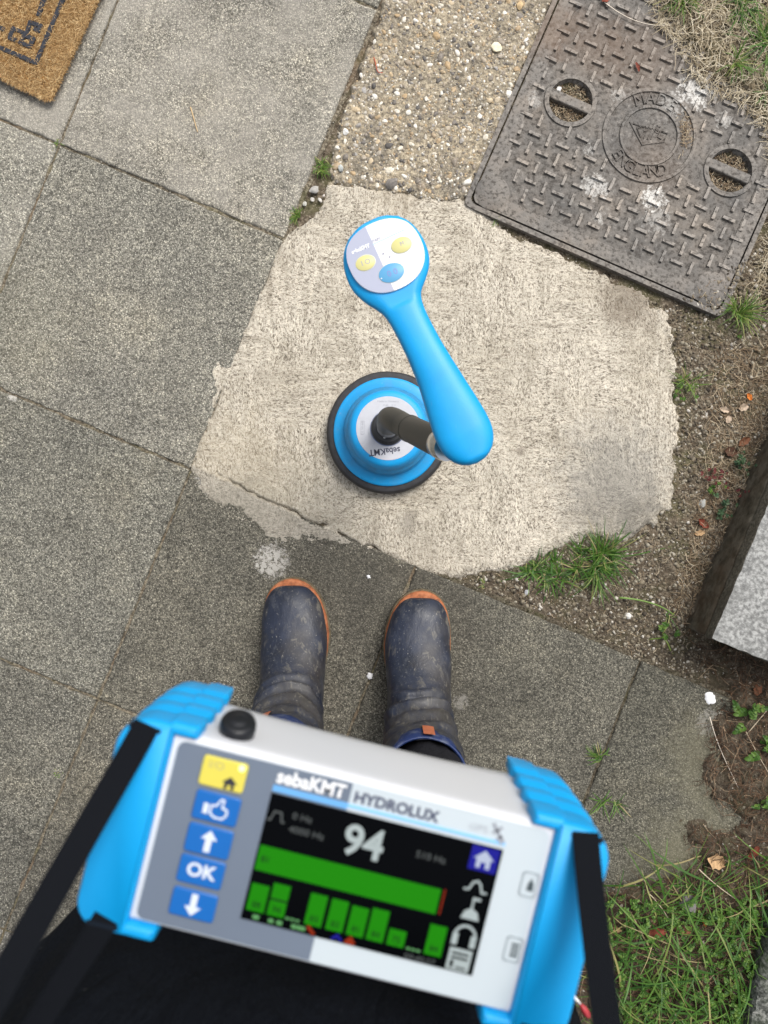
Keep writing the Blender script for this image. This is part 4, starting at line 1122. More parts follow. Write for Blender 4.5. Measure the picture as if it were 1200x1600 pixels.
# ------------------------------------------------------------------ ground microphone (bell, rod, handle)
mic = empty('ground_microphone', P(606, 677, .012)); MO = Vector(mic.location); MO.z = .012
mic.location = (MO.x, MO.y, .007)
tag(mic, 'blue bell shaped ground microphone with bent black rod and blue paddle handle', 'ground microphone')
M['rubber'] = plain('black_rubber', (.028, .028, .031), .62, .4, var=.35, scale=90, bumpd=.0006)
BL = (0.002, 0.315, 0.69)
bm_ = NT('blue_plastic', .42, .45, 0, BL); _a = bm_.noise(bm_.obj(), 25, 3, .6)
_q = bm_.mix(1.0, BL, bm_.ramp(_a, [(.3, (.92, .92, .92)), (.7, (1.05, 1.05, 1.05))]), 'MULTIPLY'); _w = bm_.noise(bm_.obj((1, .15, 1), .9), 240, 3, .7, .3); bm_.col(bm_.mix(bm_.ramp(_w, [(.69, 0.), (.74, .15)]), _q, (.30, .42, .52))); bm_.nrm(bm_.bump(bm_.noise(bm_.obj(), 700, 2, .6), .0003, .3)); M['blue'] = bm_.m
bd = NT('blue_bell', .45, .45); _a = bd.noise(bd.obj(), 40, 5, .7); _s = bd.noise(bd.obj((1, 1, 3), .3), 160, 4, .7, .5)
_c = bd.mix(bd.ramp(_a, [(.5, 0.), (.72, .28)]), BL, (.14, .30, .48)); _sx = bd.n('ShaderNodeSeparateXYZ'); bd.l(bd.obj(), _sx.inputs[0]); _gr = bd.ramp(_sx.outputs['Z'], [(.0325, 0.), (.036, 1.), (.060, .9), (.074, 0.)]); _c = bd.mix(bd.math('MULTIPLY', _gr, bd.ramp(_a, [(.3, .35), (.6, .8)])), _c, (.035, .16, .30)); bd.col(bd.mix(bd.ramp(_s, [(.62, 0.), (.75, .35)]), _c, (.35, .48, .60))); bd.rough(bd.ramp(_a, [(.3, .38), (.7, .6)])); M['bell'] = bd.m  # dark groove band: grime tone that also paints in the bell's dark reflection
b = MB(); b.rings(lathe([(.100, .0), (.1075, .003), (.1085, .012), (.1075, .021), (.104, .0255), (.098, .027), (.090, .0262)], 72), True, False)
o = b.build('rubber_ring', M['rubber'], mic, angle=35); wobble(o, .0009, 60)
b = MB(); b.rings(lathe([(.0945, .018), (.0952, .028), (.0945, .031), (.091, .0325), (.079, .034), (.0765, .0375), (.0755, .046), (.0745, .052), (.0725, .055), (.070, .0575), (.068, .066), (.0655, .077), (.0635, .0825), (.060, .085), (.0545, .0865)], 72), False, True)
b.build('bell', M['bell'], mic, smooth=True)
lz_ = .0873
lc = Vector((.0035, .009, 0))
# label follows the bell's top, centred
b = MB(); b.rings([[(x, y, lz_) for x, y, _ in r] for r in lathe([(.0535, 0), (.026, 0)], 64)], False, False)
lab = b.build('bell_label', plain('label_white', (.50, .51, .55), .35, .4, var=.06, scale=80), mic)
ink = plain('label_ink', (.05, .055, .09), .5, .4); inkg = plain('label_ink_grey', (.35, .36, .40), .5, .4)
text_obj('brand_text', 'sebaKMT', .0150, ink, lab, (-.006, -.0385, lz_ + .0003), math.pi + R(6), 0, .92, 0, .0003)
text_obj('label_text', 'CE 50-60', .0050, inkg, lab, (-.043, .000, lz_ + .0003), R(90), 0, 1.2)
b = MB()
b.stroke([(-.0462, -.010), (-.0398, -.010), (-.0398, .012), (-.0462, .012)], .0004, lz_ + .0001, lz_ + .0003, True); b.build('label_box', inkg, lab)
text_obj('label_text', 'Made in Germany', .0042, inkg, lab, (.0, .0450, lz_ + .0003), 0, 0, 1.2)
text_obj('label_text', 'IP 65   12 V', .0038, inkg, lab, (.002, .0385, lz_ + .0003), 0, 0, 1.2)
bl_ = plain('black_plastic', (.02, .021, .024), .35, .5)
b = MB(); b.rings(lathe([(.0285, .080), (.0285, .093), (.0268, .0955), (.0262, .0962), (.0265, .101), (.0245, .1035), (.018, .104)], 40), False, True)
hub = b.build('hub', bl_, mic, angle=35)
b = MB(); b.rings(lathe([(.0292, .086), (.0298, .088), (.0292, .0900)], 40), False, False); b.build('hub_ring', plain('blue_trim', (.01, .10, .35), .4, .5), hub, smooth=True)
hm = P(0, 0, 0)
def ml(px, py, z): return P(px, py, z) - Vector(mic.location)
c0 = Vector((0.0, 0.0, .100)); 
b = MB(); b.rings([[(p[0] + c0.x, p[1] + c0.y, p[2]) for p in r] for r in lathe([(.0185, .100), (.0185, .150), (.0175, .152)], 32)], False, True)
b.build('socket', plain('dark_metal', (.16, .16, .165), .35, .5, .6), mic, angle=35)
for a in (-1.9, -.6):
    b = MB(); b.rings([[(.0188 * math.cos(a) + .002 * math.cos(t) * -math.sin(a), .0188 * math.sin(a) + .002 * math.cos(t) * math.cos(a), .112 + .002 * math.sin(t)) for t in np.linspace(0, 6.283, 9)[:-1]], [(.0205 * math.cos(a) + .0015 * math.cos(t) * -math.sin(a), .0205 * math.sin(a) + .0015 * math.cos(t) * math.cos(a), .112 + .0015 * math.sin(t)) for t in np.linspace(0, 6.283, 9)[:-1]]], False, True)
    b.build('screw', plain('steel', (.6, .6, .6), .3, .5, .9), hub, smooth=True)
end = ml(690, 694, .425)
top = Vector((0.0, 0.0, .225))
path = [Vector((0, 0, .140)), Vector((0, 0, .170)), Vector((0, 0, .195))] + bez([Vector((0, 0, .205)), Vector((0, 0, .247)), top.lerp(end, .16) + Vector((0, 0, .016)), top.lerp(end, .34)], 12) + [top.lerp(end, t) for t in (.45, .6, .75, .9, 1.0)]
rm = NT('rod_rubber', .5, .4, 0, (.055, .052, .045)); rm.nrm(rm.bump(rm.noise(rm.obj(), 500, 2, .6), .0004, .5)); 
b = MB(); b.rings(tube_rings(path, [.0175] * 3 + [.0176] * 13 + [.0186, .0186, .0186, .0186, .0186], 28), True, True)
rod = b.build('rod', rm.m, mic, angle=50)
b = MB(); k0 = top.lerp(end, .44); k1 = top.lerp(end, .47); b.rings(tube_rings([k0, k1], [.0192, .0192], 28), True, True); b.build('rod_sleeve', rm.m, rod, angle=40)
# chrome collar at the rod's end
dd = (end - top).normalized()
b = MB(); b.rings(tube_rings([end - dd * .006, end - dd * .004, end + dd * .012, end + dd * .020], [.0180, .0190, .0190, .0175], 28)); b.build('collar', plain('chrome', (.62, .63, .64), .22, .5, 1.0), mic, angle=40)
# paddle handle
HZ = .475
hA = math.atan2(-.907, .421)
hs = (CAM_H - HZ) / F
hc = P(600, 405, HZ)
handle = empty('handle', hc - Vector(mic.location), 0.0, mic)
axd = Vector((.421, -.907)); axp = Vector((.907, .421))     # along (towards the grip end), across (to the right)
hw_tab = [(-62, 0), (-60.5, 17), (-57, 30), (-50, 44), (-40, 54), (-28, 61), (-14, 65.5), (0, 67.5), (14, 67.5), (28, 65), (42, 58.5), (54, 50), (64, 41), (73, 34.5), (84, 31), (100, 29.2), (125, 28.8), (155, 29.6), (190, 32.5), (225, 37), (255, 41.5), (280, 44.5), (298, 45.5), (312, 44), (325, 39.5), (335, 33), (343, 24), (348, 14), (350.5, 0)]
def shift_tab(s): return interp([(-62, 6), (-20, 3), (40, 0), (70, -5), (100, -4), (200, 0), (350, 0)], s)
dens = []
for (a, va), (c, vc) in zip(hw_tab, hw_tab[1:]):
    for k in range(3): dens.append(a + (c - a) * k / 3)
dens.append(350.5)
# smooth the half-width table
def hw_s(s):
    w = 0; t = 0
    for o_ in (-6, -3, 0, 3, 6):
        k = 1 - abs(o_) / 9; q = s + o_
        w += k * (interp(hw_tab, q) if -62 < q < 350.5 else 0); t += k
    return w / t if -50 < s < 335 else interp(hw_tab, s)
rings = []; NR = 40
for s in dens:
    w = max(hw_s(s), .15); th = interp([(-62, 15), (0, 16), (70, 15), (120, 17), (200, 20), (300, 22), (350, 20)], s) * min(1, (w / 26)) ** .7
    zc = interp([(-62, 0), (70, -3), (130, -4), (350, -12)], s)
    r_ = []
    ex_ = 2.6
    for k in range(NR):
        a = 2 * math.pi * k / NR
        cx = abs(math.cos(a)) ** (2 / ex_) * (1 if math.cos(a) > 0 else -1); cz = abs(math.sin(a)) ** (2 / ex_) * (1 if math.sin(a) > 0 else -1)
        o_ = cx * w + shift_tab(s)
        if cz > 0 and s < 78: cz = min(cz, .86 + .0 * s)
        p = axd * s * hs + axp * o_ * hs
        r_.append((p.x, p.y, (zc + cz * th) * hs))
    rings.append(r_)
b = MB(); b.rings(rings); o = b.build('handle_shell', M['blue'], handle, smooth=True)
# keypad plate: white with lavender left part
def hp(px, py, z=0): return ((px - 600) * hs, -(py - 405) * hs, z)
ztop = 16 * .86 * hs + .0004
key_outline = []
for k in range(60):
    a = 2 * math.pi * k / 60; ca, sa = math.cos(a), math.sin(a)
    rr_ = 58.5
    w_ = rr_ * (1 if True else 1)
    x = abs(ca) ** (2 / 2.25) * (1 if ca > 0 else -1) * 56.5; y = abs(sa) ** (2 / 2.25) * (1 if sa > 0 else -1) * 59.5
    s_ = x * 1.0 - 1; o_ = y + 3
    if s_ < -34: s_ = -34 + (s_ + 34) * .85
    p = axd * s_ * hs + axp * o_ * hs; key_outline.append((p.x, p.y))
def clip(poly, f):
    out = []
    for i in range(len(poly)):
        a, c = poly[i], poly[(i + 1) % len(poly)]; fa, fc = f(a), f(c)
        if fa >= 0: out.append(a)
        if fa * fc < 0:
            t = fa / (fa - fc); out.append((a[0] + (c[0] - a[0]) * t, a[1] + (c[1] - a[1]) * t))
    return out
Lp = Vector(hp(577, 372)[:2]); Lq = Vector(hp(618, 463)[:2]); Ln = Vector((Lq.y - Lp.y, -(Lq.x - Lp.x))).normalized()
side = lambda p: (Vector(p) - Lp).dot(Ln)
keyw = plain('keypad_white', (.70, .71, .74), .35, .4); keyl = plain('keypad_lavender', (.36, .38, .48), .35, .4)
if side((-.03, 0)) < 0: Ln = -Ln
b = MB(); b.prism(key_outline, ztop - .003, ztop); plate = b.build('keypad', keyw, handle)
b = MB(); b.prism(offset_poly(clip(key_outline, side), -.00001), ztop - .001, ztop + .0002); b.build('keypad_tint', keyl, plate)
def ell(px, py, a, b_, rot, z0, z1, name, mt, par):
    b = MB(); c = hp(px, py); poly = []
    for k in range(36):
        t = 6.2832 * k / 36; x, y = a * hs * math.cos(t), b_ * hs * math.sin(t); q = R(rot)
        poly.append((c[0] + x * math.cos(q) - y * math.sin(q), c[1] + x * math.sin(q) + y * math.cos(q)))
    n = len(poly); b.rings([[(x, y, z0) for x, y in poly], [(x, y, z1 - .0003) for x, y in poly], [(c[0] + (x - c[0]) * .95, c[1] + (y - c[1]) * .95, z1) for x, y in poly]], False, True)
    return b.build(name, mt, par, angle=40)
ky = plain('key_yellow', (.60, .56, .24), .4, .4); kb = plain('key_blue', (.10, .33, .56), .4, .4)
ko = plain('key_outline', (.55, .56, .50), .4, .4); inkk = plain('key_ink', (.35, .34, .42), .5, .3)
for (px, py, a, bb, nm, mt) in ((571.5, 415.5, 15.6, 11.6, 'key', ky), (627, 388, 16.2, 11.8, 'key', ky), (611.5, 431, 20.3, 14.3, 'key', kb)):
    ell(px, py, a + .8, bb + .8, 22, ztop, ztop + .0005, 'key_rim', ko, plate)
    ell(px, py, a, bb, 22, ztop, ztop + .0011, nm, mt, plate)
HR = R(22)
text_obj('key_symbol', 'I O', .0085, inkk, plate, hp(572, 415, ztop + .0013), HR); text_obj('key_symbol', 'M', .0070, inkk, plate, hp(628, 386, ztop + .0013), HR)
text_obj('key_symbol', '0 0', .0100, plain('key_ink_violet', (.20, .22, .50), .5, .3), plate, hp(613, 431, ztop + .0013), HR)
text_obj('brand_text', 'sebaKMT', .0058, plain('key_white', (.85, .86, .88), .4, .4), plate, hp(564, 394, ztop + .0005), HR, 0, 1.0, 0, .0003)
text_obj('model_text', 'PAM', .0050, inkk, plate, hp(588, 380, ztop + .0005), HR)
b = MB(); b.stroke([hp(583, 387)[:2], hp(632, 364)[:2]], .0006, ztop, ztop + .0003); b.build('printed_line', plain('line_blue', (.30, .55, .70), .4, .4), plate)
for (px, py) in ((599, 401), (609, 406), (596, 440)):
    ell(px, py, 1.1, 1.1, 0, ztop, ztop + .0014, 'key_light', inkk if px != 596 else keyw, plate)

# ------------------------------------------------------------------ person: boots, trousers, jacket
person = empty('person', (-.05, -.38, 0)); tag(person, 'person in muddy navy rubber boots, dark trousers and black jacket, seen from above', 'person')
bt = NT('boot_rubber', .55, .4)
v = bt.obj(); n1 = bt.noise(v, 22, 5, .65); n2 = bt.noise(bt.obj((1, .35, 1)), 70, 4, .7, .4); n3 = bt.noise(v, 260, 3, .7); n4 = bt.noise(v, 9, 3, .6)
c_ = bt.ramp(n1, [(.3, (.010, .013, .022)), (.55, (.018, .024, .044)), (.75, (.036, .044, .068))])
c_ = bt.mix(bt.ramp(n4, [(.48, 0.), (.64, .55)]), c_, (.060, .052, .043))
n5 = bt.noise(bt.obj((1, .6, 1), .4), 34, 6, .75, .6)
c_ = bt.mix(bt.ramp(n5, [(.54, 0.), (.66, .5)]), c_, (.085, .087, .095))
c_ = bt.mix(bt.math('MULTIPLY', bt.ramp(n2, [(.56, 0.), (.64, .8)]), bt.ramp(n4, [(.40, 0.1), (.56, 1.)])), c_, (.14, .13, .11))
c_ = bt.mix(bt.ramp(n3, [(.64, 0.), (.70, .5)]), c_, (.36, .34, .30))
sp_ = bt.n('ShaderNodeSeparateXYZ'); bt.l(bt.obj(), sp_.inputs[0])
band = bt.ramp(sp_.outputs['Z'], [(.10, 0.0), (.17, 1.0)])
mud = bt.math('MULTIPLY', band, bt.ramp(bt.noise(bt.obj((1, 1, .5)), 60, 5, .7), [(.38, 0.), (.6, .75)]))
c_ = bt.mix(bt.math('MULTIPLY', mud, .8), c_, (.055, .051, .043))
bt.col(c_); bt.rough(bt.ramp(n1, [(.3, .30), (.7, .62)])); bt.nrm(bt.bump(n2, .0018, .6)); M['boot'] = bt.m
so = NT('boot_sole', .7, .3); a = so.noise(so.obj(), 70, 5, .7)
so.col(so.ramp(a, [(.3, (.12, .055, .03)), (.5, (.38, .125, .05)), (.7, (.46, .20, .10))])); M['sole'] = so.m
M['tread_sole'] = plain('sole_olive', (.15, .12, .075), .8, .2, var=.5, scale=80)
nb = NT('boot_cuff', .5, .4); a = nb.noise(nb.obj(), 60, 4, .7); nb.col(nb.mix(nb.ramp(a, [(.5, 0.), (.66, .6)]), (.012, .028, .105), (.13, .15, .20))); M['cuff'] = nb.m
M['tab'] = plain('orange_tab', (.42, .13, .06), .6, .3, var=.25, scale=90)
M['tab_grey'] = plain('grey_tab', (.13, .125, .11), .6, .3, var=.4, scale=90)
foot = [(-.014, .030, .016, .014), (-.019, .031, .028, .021), (-.030, .034, .0385, .027), (-.046, .037, .0465, .032), (-.070, .040, .0520, .037), (-.100, .045, .0545, .042), (-.130, .052, .0540, .049), (-.158, .061, .0520, .056), (-.182, .074, .0510, .062), (-.202, .092, .0520, .066), (-.218, .114, .0535, .066), (-.229, .140, .0545, .063), (-.237, .170, .0560, .060), (-.243, .200, .0575, .059), (-.247, .232, .0590, .058), (-.249, .262, .0600, .058)]
def boot(px, py, rz, flip=1, tabx=0.0):
    t = P(px, py, .02); root = empty('boot', Vector((t.x, t.y, 0)) - Vector(person.location), rz, person)
    ctr = [Vector((0, y, z)) for y, z, _, _ in foot]
    rings = []; NR = 40
    # densify
    seq = []
    for i in range(len(foot) - 1):
        for k in range(4):
            f_ = k / 4; p0 = foot[max(i - 1, 0)]; p1 = foot[i]; p2 = foot[i + 1]; p3 = foot[min(i + 2, len(foot) - 1)]
            seq.append(tuple(.5 * ((2 * b1) + (-a1 + c1) * f_ + (2 * a1 - 5 * b1 + 4 * c1 - d1) * f_ ** 2 + (-a1 + 3 * b1 - 3 * c1 + d1) * f_ ** 3) for a1, b1, c1, d1 in zip(p0, p1, p2, p3)))
    seq.append(foot[-1])
    for i, (y, z, a, h) in enumerate(seq):
        y0, z0 = seq[max(i - 1, 0)][:2]; y1, z1 = seq[min(i + 1, len(seq) - 1)][:2]
        tv = Vector((0, y1 - y0, z1 - z0)).normalized()
        if i == 0: tv = Vector((0, -1, 0))
        upv = Vector((1, 0, 0)).cross(tv).normalized()
        if upv.z < 0 and i < 20: upv = -upv
        if i >= 20 and upv.y < 0: upv = -upv
        xo = flip * (interp([(0, .003), (.09, -.004), (.2, 0), (.27, 0)], -y))
        r_ = []
        for k in range(NR):
            an = 2 * math.pi * k / NR; c, s = math.cos(an), math.sin(an); e_ = 2.35
            cx = abs(c) ** (2 / e_) * (1 if c > 0 else -1); cs = abs(s) ** (2 / e_) * (1 if s > 0 else -1)
            p = Vector((xo + cx * a * 1.05, y, z)) + upv * cs * h
            fold = 0.0
            if z > .075:
                q = (z - .075) / .2
                fold = .0075 * math.sin(q * 34 + 2.2 * math.sin(an * 2 + flip) + flip) * min(1, q * 6) * max(0, 1 - q * 1.15) * (0.4 + .6 * max(0, s))
                fold += .004 * mnoise.noise(Vector((cx * 3, s * 3, z * 40 + flip * 5))) 
            fold += .0025 * mnoise.noise(Vector((p.x * 22, p.y * 22, p.z * 22 + flip * 7)))
            dr = (Vector((cx, 0, 0)) + upv * cs).normalized()
            p += dr * fold
            if p.z < .012: p.z = .012
            r_.append(tuple(p))
        rings.append(r_)
    b = MB(); b.rings(rings, True, False); b.build('upper', M['boot'], root, smooth=True)
    topc = Vector((0, -.249, .262))
    # navy cuff folded at the top, orange tab
    def oval(cx, cy, z, a, h): return [(cx + a * math.cos(6.2832 * k / 40), cy + h * math.sin(6.2832 * k / 40), z + .002 * math.sin(6.2832 * k / 40 * 3 + flip)) for k in range(40)]
    b = MB(); b.rings([oval(0, -.2465, .232, .0605, .0590), oval(0, -.247, .235, .0622, .0612), oval(0, -.248, .25, .0632, .0615), oval(0, -.249, .268, .064, .0615), oval(0, -.249, .270, .0620, .0595), oval(0, -.249, .262, .058, .0555), oval(0, -.247, .20, .053, .052)], False, False)
    cuff = b.build('cuff', M['cuff'], root, smooth=True); wobble(cuff, .002, 30, flip)
    def patch_on(z0, z1, x0, x1, off, mt, nm, par):
        b = MB(); V_ = []; n = 5
        for i in range(n + 1):
            z = z0 + (z1 - z0) * i / n
            for k in range(5):
                x = x0 + (x1 - x0) * k / 4; yy = -.248 + (.0628 + off) * math.sqrt(max(0, 1 - (x / .066) ** 2)) + (0 if z > .232 else (z - .232) * .12)
                V_.append((x, yy, z))
        f_ = [(i * 5 + k, i * 5 + k + 1, i * 5 + k + 6, i * 5 + k + 5) for i in range(n) for k in range(4)]
        b.add(V_, [q[::-1] for q in f_]); return b.build(nm, mt, par, smooth=True)
    patch_on(.226 if flip > 0 else .212, .2725, tabx - .0085, tabx + .0085, .0025, M['tab'], 'pull_tab', cuff)
    patch_on(.185, .230, tabx - .0085, tabx + .0085, .0010, M['tab_grey'], 'lower_tab', cuff)
    # sole and orange rim
    hwt = [(0, .0), (.002, .012), (.006, .0215), (.012, .030), (.020, .0375), (.032, .0445), (.048, .0500), (.070, .0545), (.100, .0570), (.130, .0550), (.165, .0480), (.20, .0420), (.24, .0430), (.27, .0410), (.29, .033), (.302, .018), (.306, 0)]
    def outline(sc, z, oy=0.0):
        L_ = []; R_ = []
        for y, w in hwt:
            xo = flip * (interp([(0, .003), (.09, -.004), (.2, 0), (.27, 0)], y)); R_.append((xo + w * 1.045 * sc + (.0008 if w == 0 else 0), -y - oy * (1 if y < .05 else 0), z)); L_.append((xo - w * 1.045 * sc - (.0008 if w == 0 else 0), -y - oy * (1 if y < .05 else 0), z))
        return L_ + R_[::-1]
    b = MB(); b.rings([outline(1.0, .0006), outline(1.02, .004), outline(1.02, .0165), outline(1.0, .0185)], True, True); b.build('sole', M['tread_sole'], root, angle=50)
    b = MB(); b.rings([outline(.985, .0190, .002), outline(.985, .031, .002), outline(.955, .0345, .005), outline(.91, .0350, .009)], False, True); b.build('rim', M['sole'], root, angle=50)
    return root
boot(458, 902, R(1.0), -1, -.022)
boot(657, 921, R(-1.5), 1, .006)
tz = NT('trouser_cloth', .9, .06); a = tz.noise(tz.obj(), 300, 3, .6); tz.col(tz.ramp(a, [(.3, (.010, .010, .012)), (.7, (.024, .024, .028))])); tz.nrm(tz.bump(tz.noise(tz.obj(), 40, 4, .6), .004, .6)); M['trouser'] = tz.m
jk = NT('jacket_cloth', .9, .06); a = jk.noise(jk.obj(), 500, 2, .6); l_ = jk.noise(jk.obj((1, 1, 1)), 95, 3, .7, 1.0)
_j = jk.ramp(a, [(.3, (.004, .005, .008)), (.7, (.0095, .0115, .016))]); _j = jk.mix(jk.ramp(l_, [(.70, 0.), (.76, .35)]), _j, (.22, .22, .22)); jk.col(_j); jk.nrm(jk.bump(jk.noise(jk.obj((1, 1, .5)), 16, 5, .6, .5), .02, .8)); M['jacket'] = jk.m
PO = Vector(person.location)
def super_ring(cx, cy, z, a, h, n=64, e_=2.6, amp=0.0, fr=1.0, dz=0.0):
    out = []
    for k in range(n):
        t = 6.2832 * k / n; c, s = math.cos(t), math.sin(t)
        x = abs(c) ** (2 / e_) * (1 if c > 0 else -1); y = abs(s) ** (2 / e_) * (1 if s > 0 else -1)
        m_ = 1 + amp * mnoise.noise(Vector((c * 2.2 * fr, s * 2.2 * fr, z * 9)))
        out.append((cx + x * a * m_ - PO.x, cy + y * h * m_ - PO.y, z + dz * s))
    return out
for nm, cx, cy in (('l', -.161, -.366), ('r', .066, -.387)):
    rs = []
    for z, a, h, oy, ox in ((.22, .048, .048, 0, 0), (.27, .052, .052, -.002, 0), (.33, .055, .055, -.010, 0), (.42, .066, .066, -.022, .1), (.52, .074, .076, -.030, .2), (.62, .082, .086, -.032, .35), (.72, .09, .098, -.03, .5), (.80, .095, .105, -.03, .6)):
        rs.append(super_ring(cx + (-.05 - cx) * ox * .5, cy + oy, z, a, h, 40, 2.1, .10, 1.6))
    b = MB(); b.rings(rs, False, True); b.build('trouser_leg', M['trouser'], person, smooth=True)
rs = []
for z, cx, cy, a, h in ((.62, -.07, -.45, .205, .125), (.64, -.07, -.45, .22, .14), (.70, -.078, -.46, .235, .150), (.78, -.082, -.468, .243, .158), (.86, -.084, -.470, .243, .166), (.95, -.084, -.474, .240, .168), (1.05, -.08, -.485, .235, .160), (1.15, -.07, -.50, .235, .150), (1.27, -.06, -.52, .24, .14), (1.36, -.055, -.53, .225, .12), (1.42, -.05, -.535, .17, .095), (1.46, -.05, -.535, .09, .07)):
    rs.append(super_ring(cx, cy, z, a, h, 96, 3.0, .09, 2.0, .0))
b = MB(); b.rings(rs, True, True)
jacket = b.build('jacket', M['jacket'], person, smooth=True)
md = jacket.modifiers.new('fold', 'SUBSURF'); md.levels = 2; md.render_levels = 2
# toggle of the jacket's drawcord
tg = P(906, 1568, .80)
b = MB(); b.rings(tube_rings([tg - PO + Vector((-.010, .014, .0)), tg - PO + Vector((-.004, .006, .004)), tg - PO], [.0013, .0013, .0012], 8)); b.build('drawcord', plain('cord_white', (.75, .72, .70), .7, .3), jacket, smooth=True)
b = MB(); b.rings(tube_rings([tg - PO, tg - PO + Vector((.003, -.004, 0)), tg - PO + Vector((.006, -.009, -.001)), tg - PO + Vector((.0075, -.0115, -.001))], [.0010, .0026, .0025, .0008], 10)); b.build('toggle', plain('toggle_red', (.40, .04, .05), .4, .4), jacket, smooth=True)
for c in jacket.children: c.parent = person

# ------------------------------------------------------------------ handheld receiver on its strap
DZ = .975; DO = P(581, 1380, DZ); dev = empty('handheld_receiver', DO, R(-14.0))
tag(dev, 'white and grey handheld receiver with lit screen and blue bumpers on a black strap', 'receiver')
K = (CAM_H - DZ) / F
def S(poly): return [(x * K, y * K) for x, y in poly]
white = plain('casing_white', (.60, .61, .645), .42, .35); face_white = plain('panel_white', (.49, .55, .585), .40, .3)
grey = plain('panel_grey', (.135, .165, .215), .42, .3, var=.05, scale=10)
co = rrect(-425, 333, -149, 157, 34, 6)
def lvl(poly, o_, z): return [(x * K, y * K, z) for x, y in offset_poly(poly, o_)]
def waist(poly, o_, z, wv):
    out = []
    for x, y in offset_poly(poly, o_):
        yy = y
        if y > 100: yy = y - wv * max(0, 1 - ((x + 60) / 300) ** 2)
        out.append((x * K, yy * K, z))
    return out
dn = []
pr = co + [co[0]]
for a, c in zip(pr, pr[1:]):
    L_ = math.hypot(c[0] - a[0], c[1] - a[1]); n = max(1, int(L_ / 25))
    for k in range(n): dn.append((a[0] + (c[0] - a[0]) * k / n, a[1] + (c[1] - a[1]) * k / n))
co = dn
b = MB(); b.rings([lvl(co, -11, 0), lvl(co, -7, -.0004), lvl(co, -3, -.0014), lvl(co, -.5, -.004), waist(co, 0, -.008, 0), waist(co, 1, -.020, 1), waist(co, 2, -.040, 3), waist(co, 2, -.060, 5), waist(co, -2, -.074, 7), waist(co, -14, -.080, 8)][::-1], True, True)
b.build('casing', white, dev, angle=60)
# face panels
pan = rrect(-346, 252, -141, 146, 14, 5)
b = MB(); b.prism(S(pan), -.001, .0005); panel = b.build('front_panel', face_white, dev)
gp_ = clip(clip(offset_poly(pan, -1.2), lambda p: -66 - p[0]), lambda p: 1)
b = MB(); b.prism(S(gp_), -.0005, .0008); b.build('grey_panel', grey, panel)
# blue rule
b = MB(); b.box(-186 * K, -66 * K, 104 * K, 113.5 * K, .0006, .0011); b.build('printed_rule', plain('rule_blue', (.13, .36, .68), .4, .4), panel)
b = MB(); b.box(-66 * K, 187 * K, 107.5 * K, 112.5 * K, .0005, .0010); b.build('printed_rule', plain('rule_light', (.22, .50, .82), .4, .4), panel)
text_obj('brand_text', 'sebaKMT', 30 * K, plain('print_white', (.80, .81, .82), .4, .4), panel, (-129 * K, 128 * K, .0012), 0, 0, .95, 0, .9 * K)
text_obj('model_text', 'HYDROLUX', 24 * K, plain('print_navy', (.06, .07, .12), .4, .4), panel, (8 * K, 125 * K, .0010), 0, 0, 1.04, 0, .8 * K)
pg = plain('print_grey', (.30, .32, .36), .4, .4)
text_obj('label_text', 'GPS', 15 * K, plain('print_pale', (.44, .47, .51), .4, .4), panel, (141 * K, 125 * K, .0010), 0, 0, 1.2)
b = MB(); b.stroke([(163, 137), (170, 128), (178, 119)], 5, 0, 1); b.stroke([(165, 124), (176, 134)], 4, 0, 1); b.stroke([(176, 117), (181, 113)], 9, 0, 1)
b.v = [(x * K, y * K, .0006 + z * .0005) for x, y, z in b.v]; b.build('satellite_icon', pg, panel)
for (v_, nm) in ((58, 0), (-46, 1)):
    b = MB(); rr2 = rrect(226, 251, v_ - 19, v_ + 19, 5, 3)
    b.stroke([(x, y) for x, y in rr2], 1.6, 0, 1, True); b.v = [(x * K, y * K, .0006 + z * .0004) for x, y, z in b.v]; ic = b.build('side_icon', plain('icon_grey', (.28, .33, .36), .4, .4), panel)
    b = MB()
    if nm == 0: b.prism([(236, v_ - 9), (246, v_ - 9), (245, v_ + 2), (241, v_ + 10), (237, v_ + 2)], 0, 1)
    else:
        for q_ in range(4): b.box(235, 247, v_ - 11 + q_ * 6, v_ - 8 + q_ * 6, 0, 1)
    b.v = [(x * K, y * K, .0006 + z * .0005) for x, y, z in b.v]; b.build('icon_mark', plain('icon_dark', (.06, .08, .09), .4, .4), panel)
# screen
def emit(name, c, e_, rough=.3):
    m = NT(name, rough, .06, 0, tuple(x * .3 for x in c)); m.b.inputs['Emission Color'].default_value = (*c, 1); m.b.inputs['Emission Strength'].default_value = e_; return m.m
scr_m = NT('screen_black', .2, .06, 0, (.0015, .0018, .0024)); M['screen'] = scr_m.m
b = MB(); b.box(-186 * K, 186 * K, -100.5 * K, 101 * K, .0003, .0013); screen = b.build('screen', M['screen'], dev)
E = 1.0 / 1.54
green = emit('display_green', (.012, .185, .004), 1.0 * E); lgrey = emit('display_grey', (.40, .46, .46), .75 * E); dim = emit('display_dim', (.10, .11, .11), .8 * E)
dgrn = emit('display_pale_green', (.12, .32, .12), .8 * E); red = emit('display_red', (.28, .03, .01), .7 * E); blu = emit('display_blue', (.015, .015, .26), .8 * E); blk = plain('display_ink', (.002, .012, .002), .4, .3); wht = emit('display_white', (.42, .47, .60), .8 * E)
ZS = .0014
def sbox(name, u0, u1, v0, v1, mt, par=None, z=ZS):
    b = MB(); b.box(u0 * K, u1 * K, v0 * K, v1 * K, z - .0004, z + .0001); return b.build(name, mt, par or screen)
def stx(s, u, v, size, mt, sx=1.0, z=ZS, bold=0.0): return text_obj('readout', s, size * K, mt, screen, (u * K, v * K, z + .0002), 0, 0, sx, 0, bold * K)
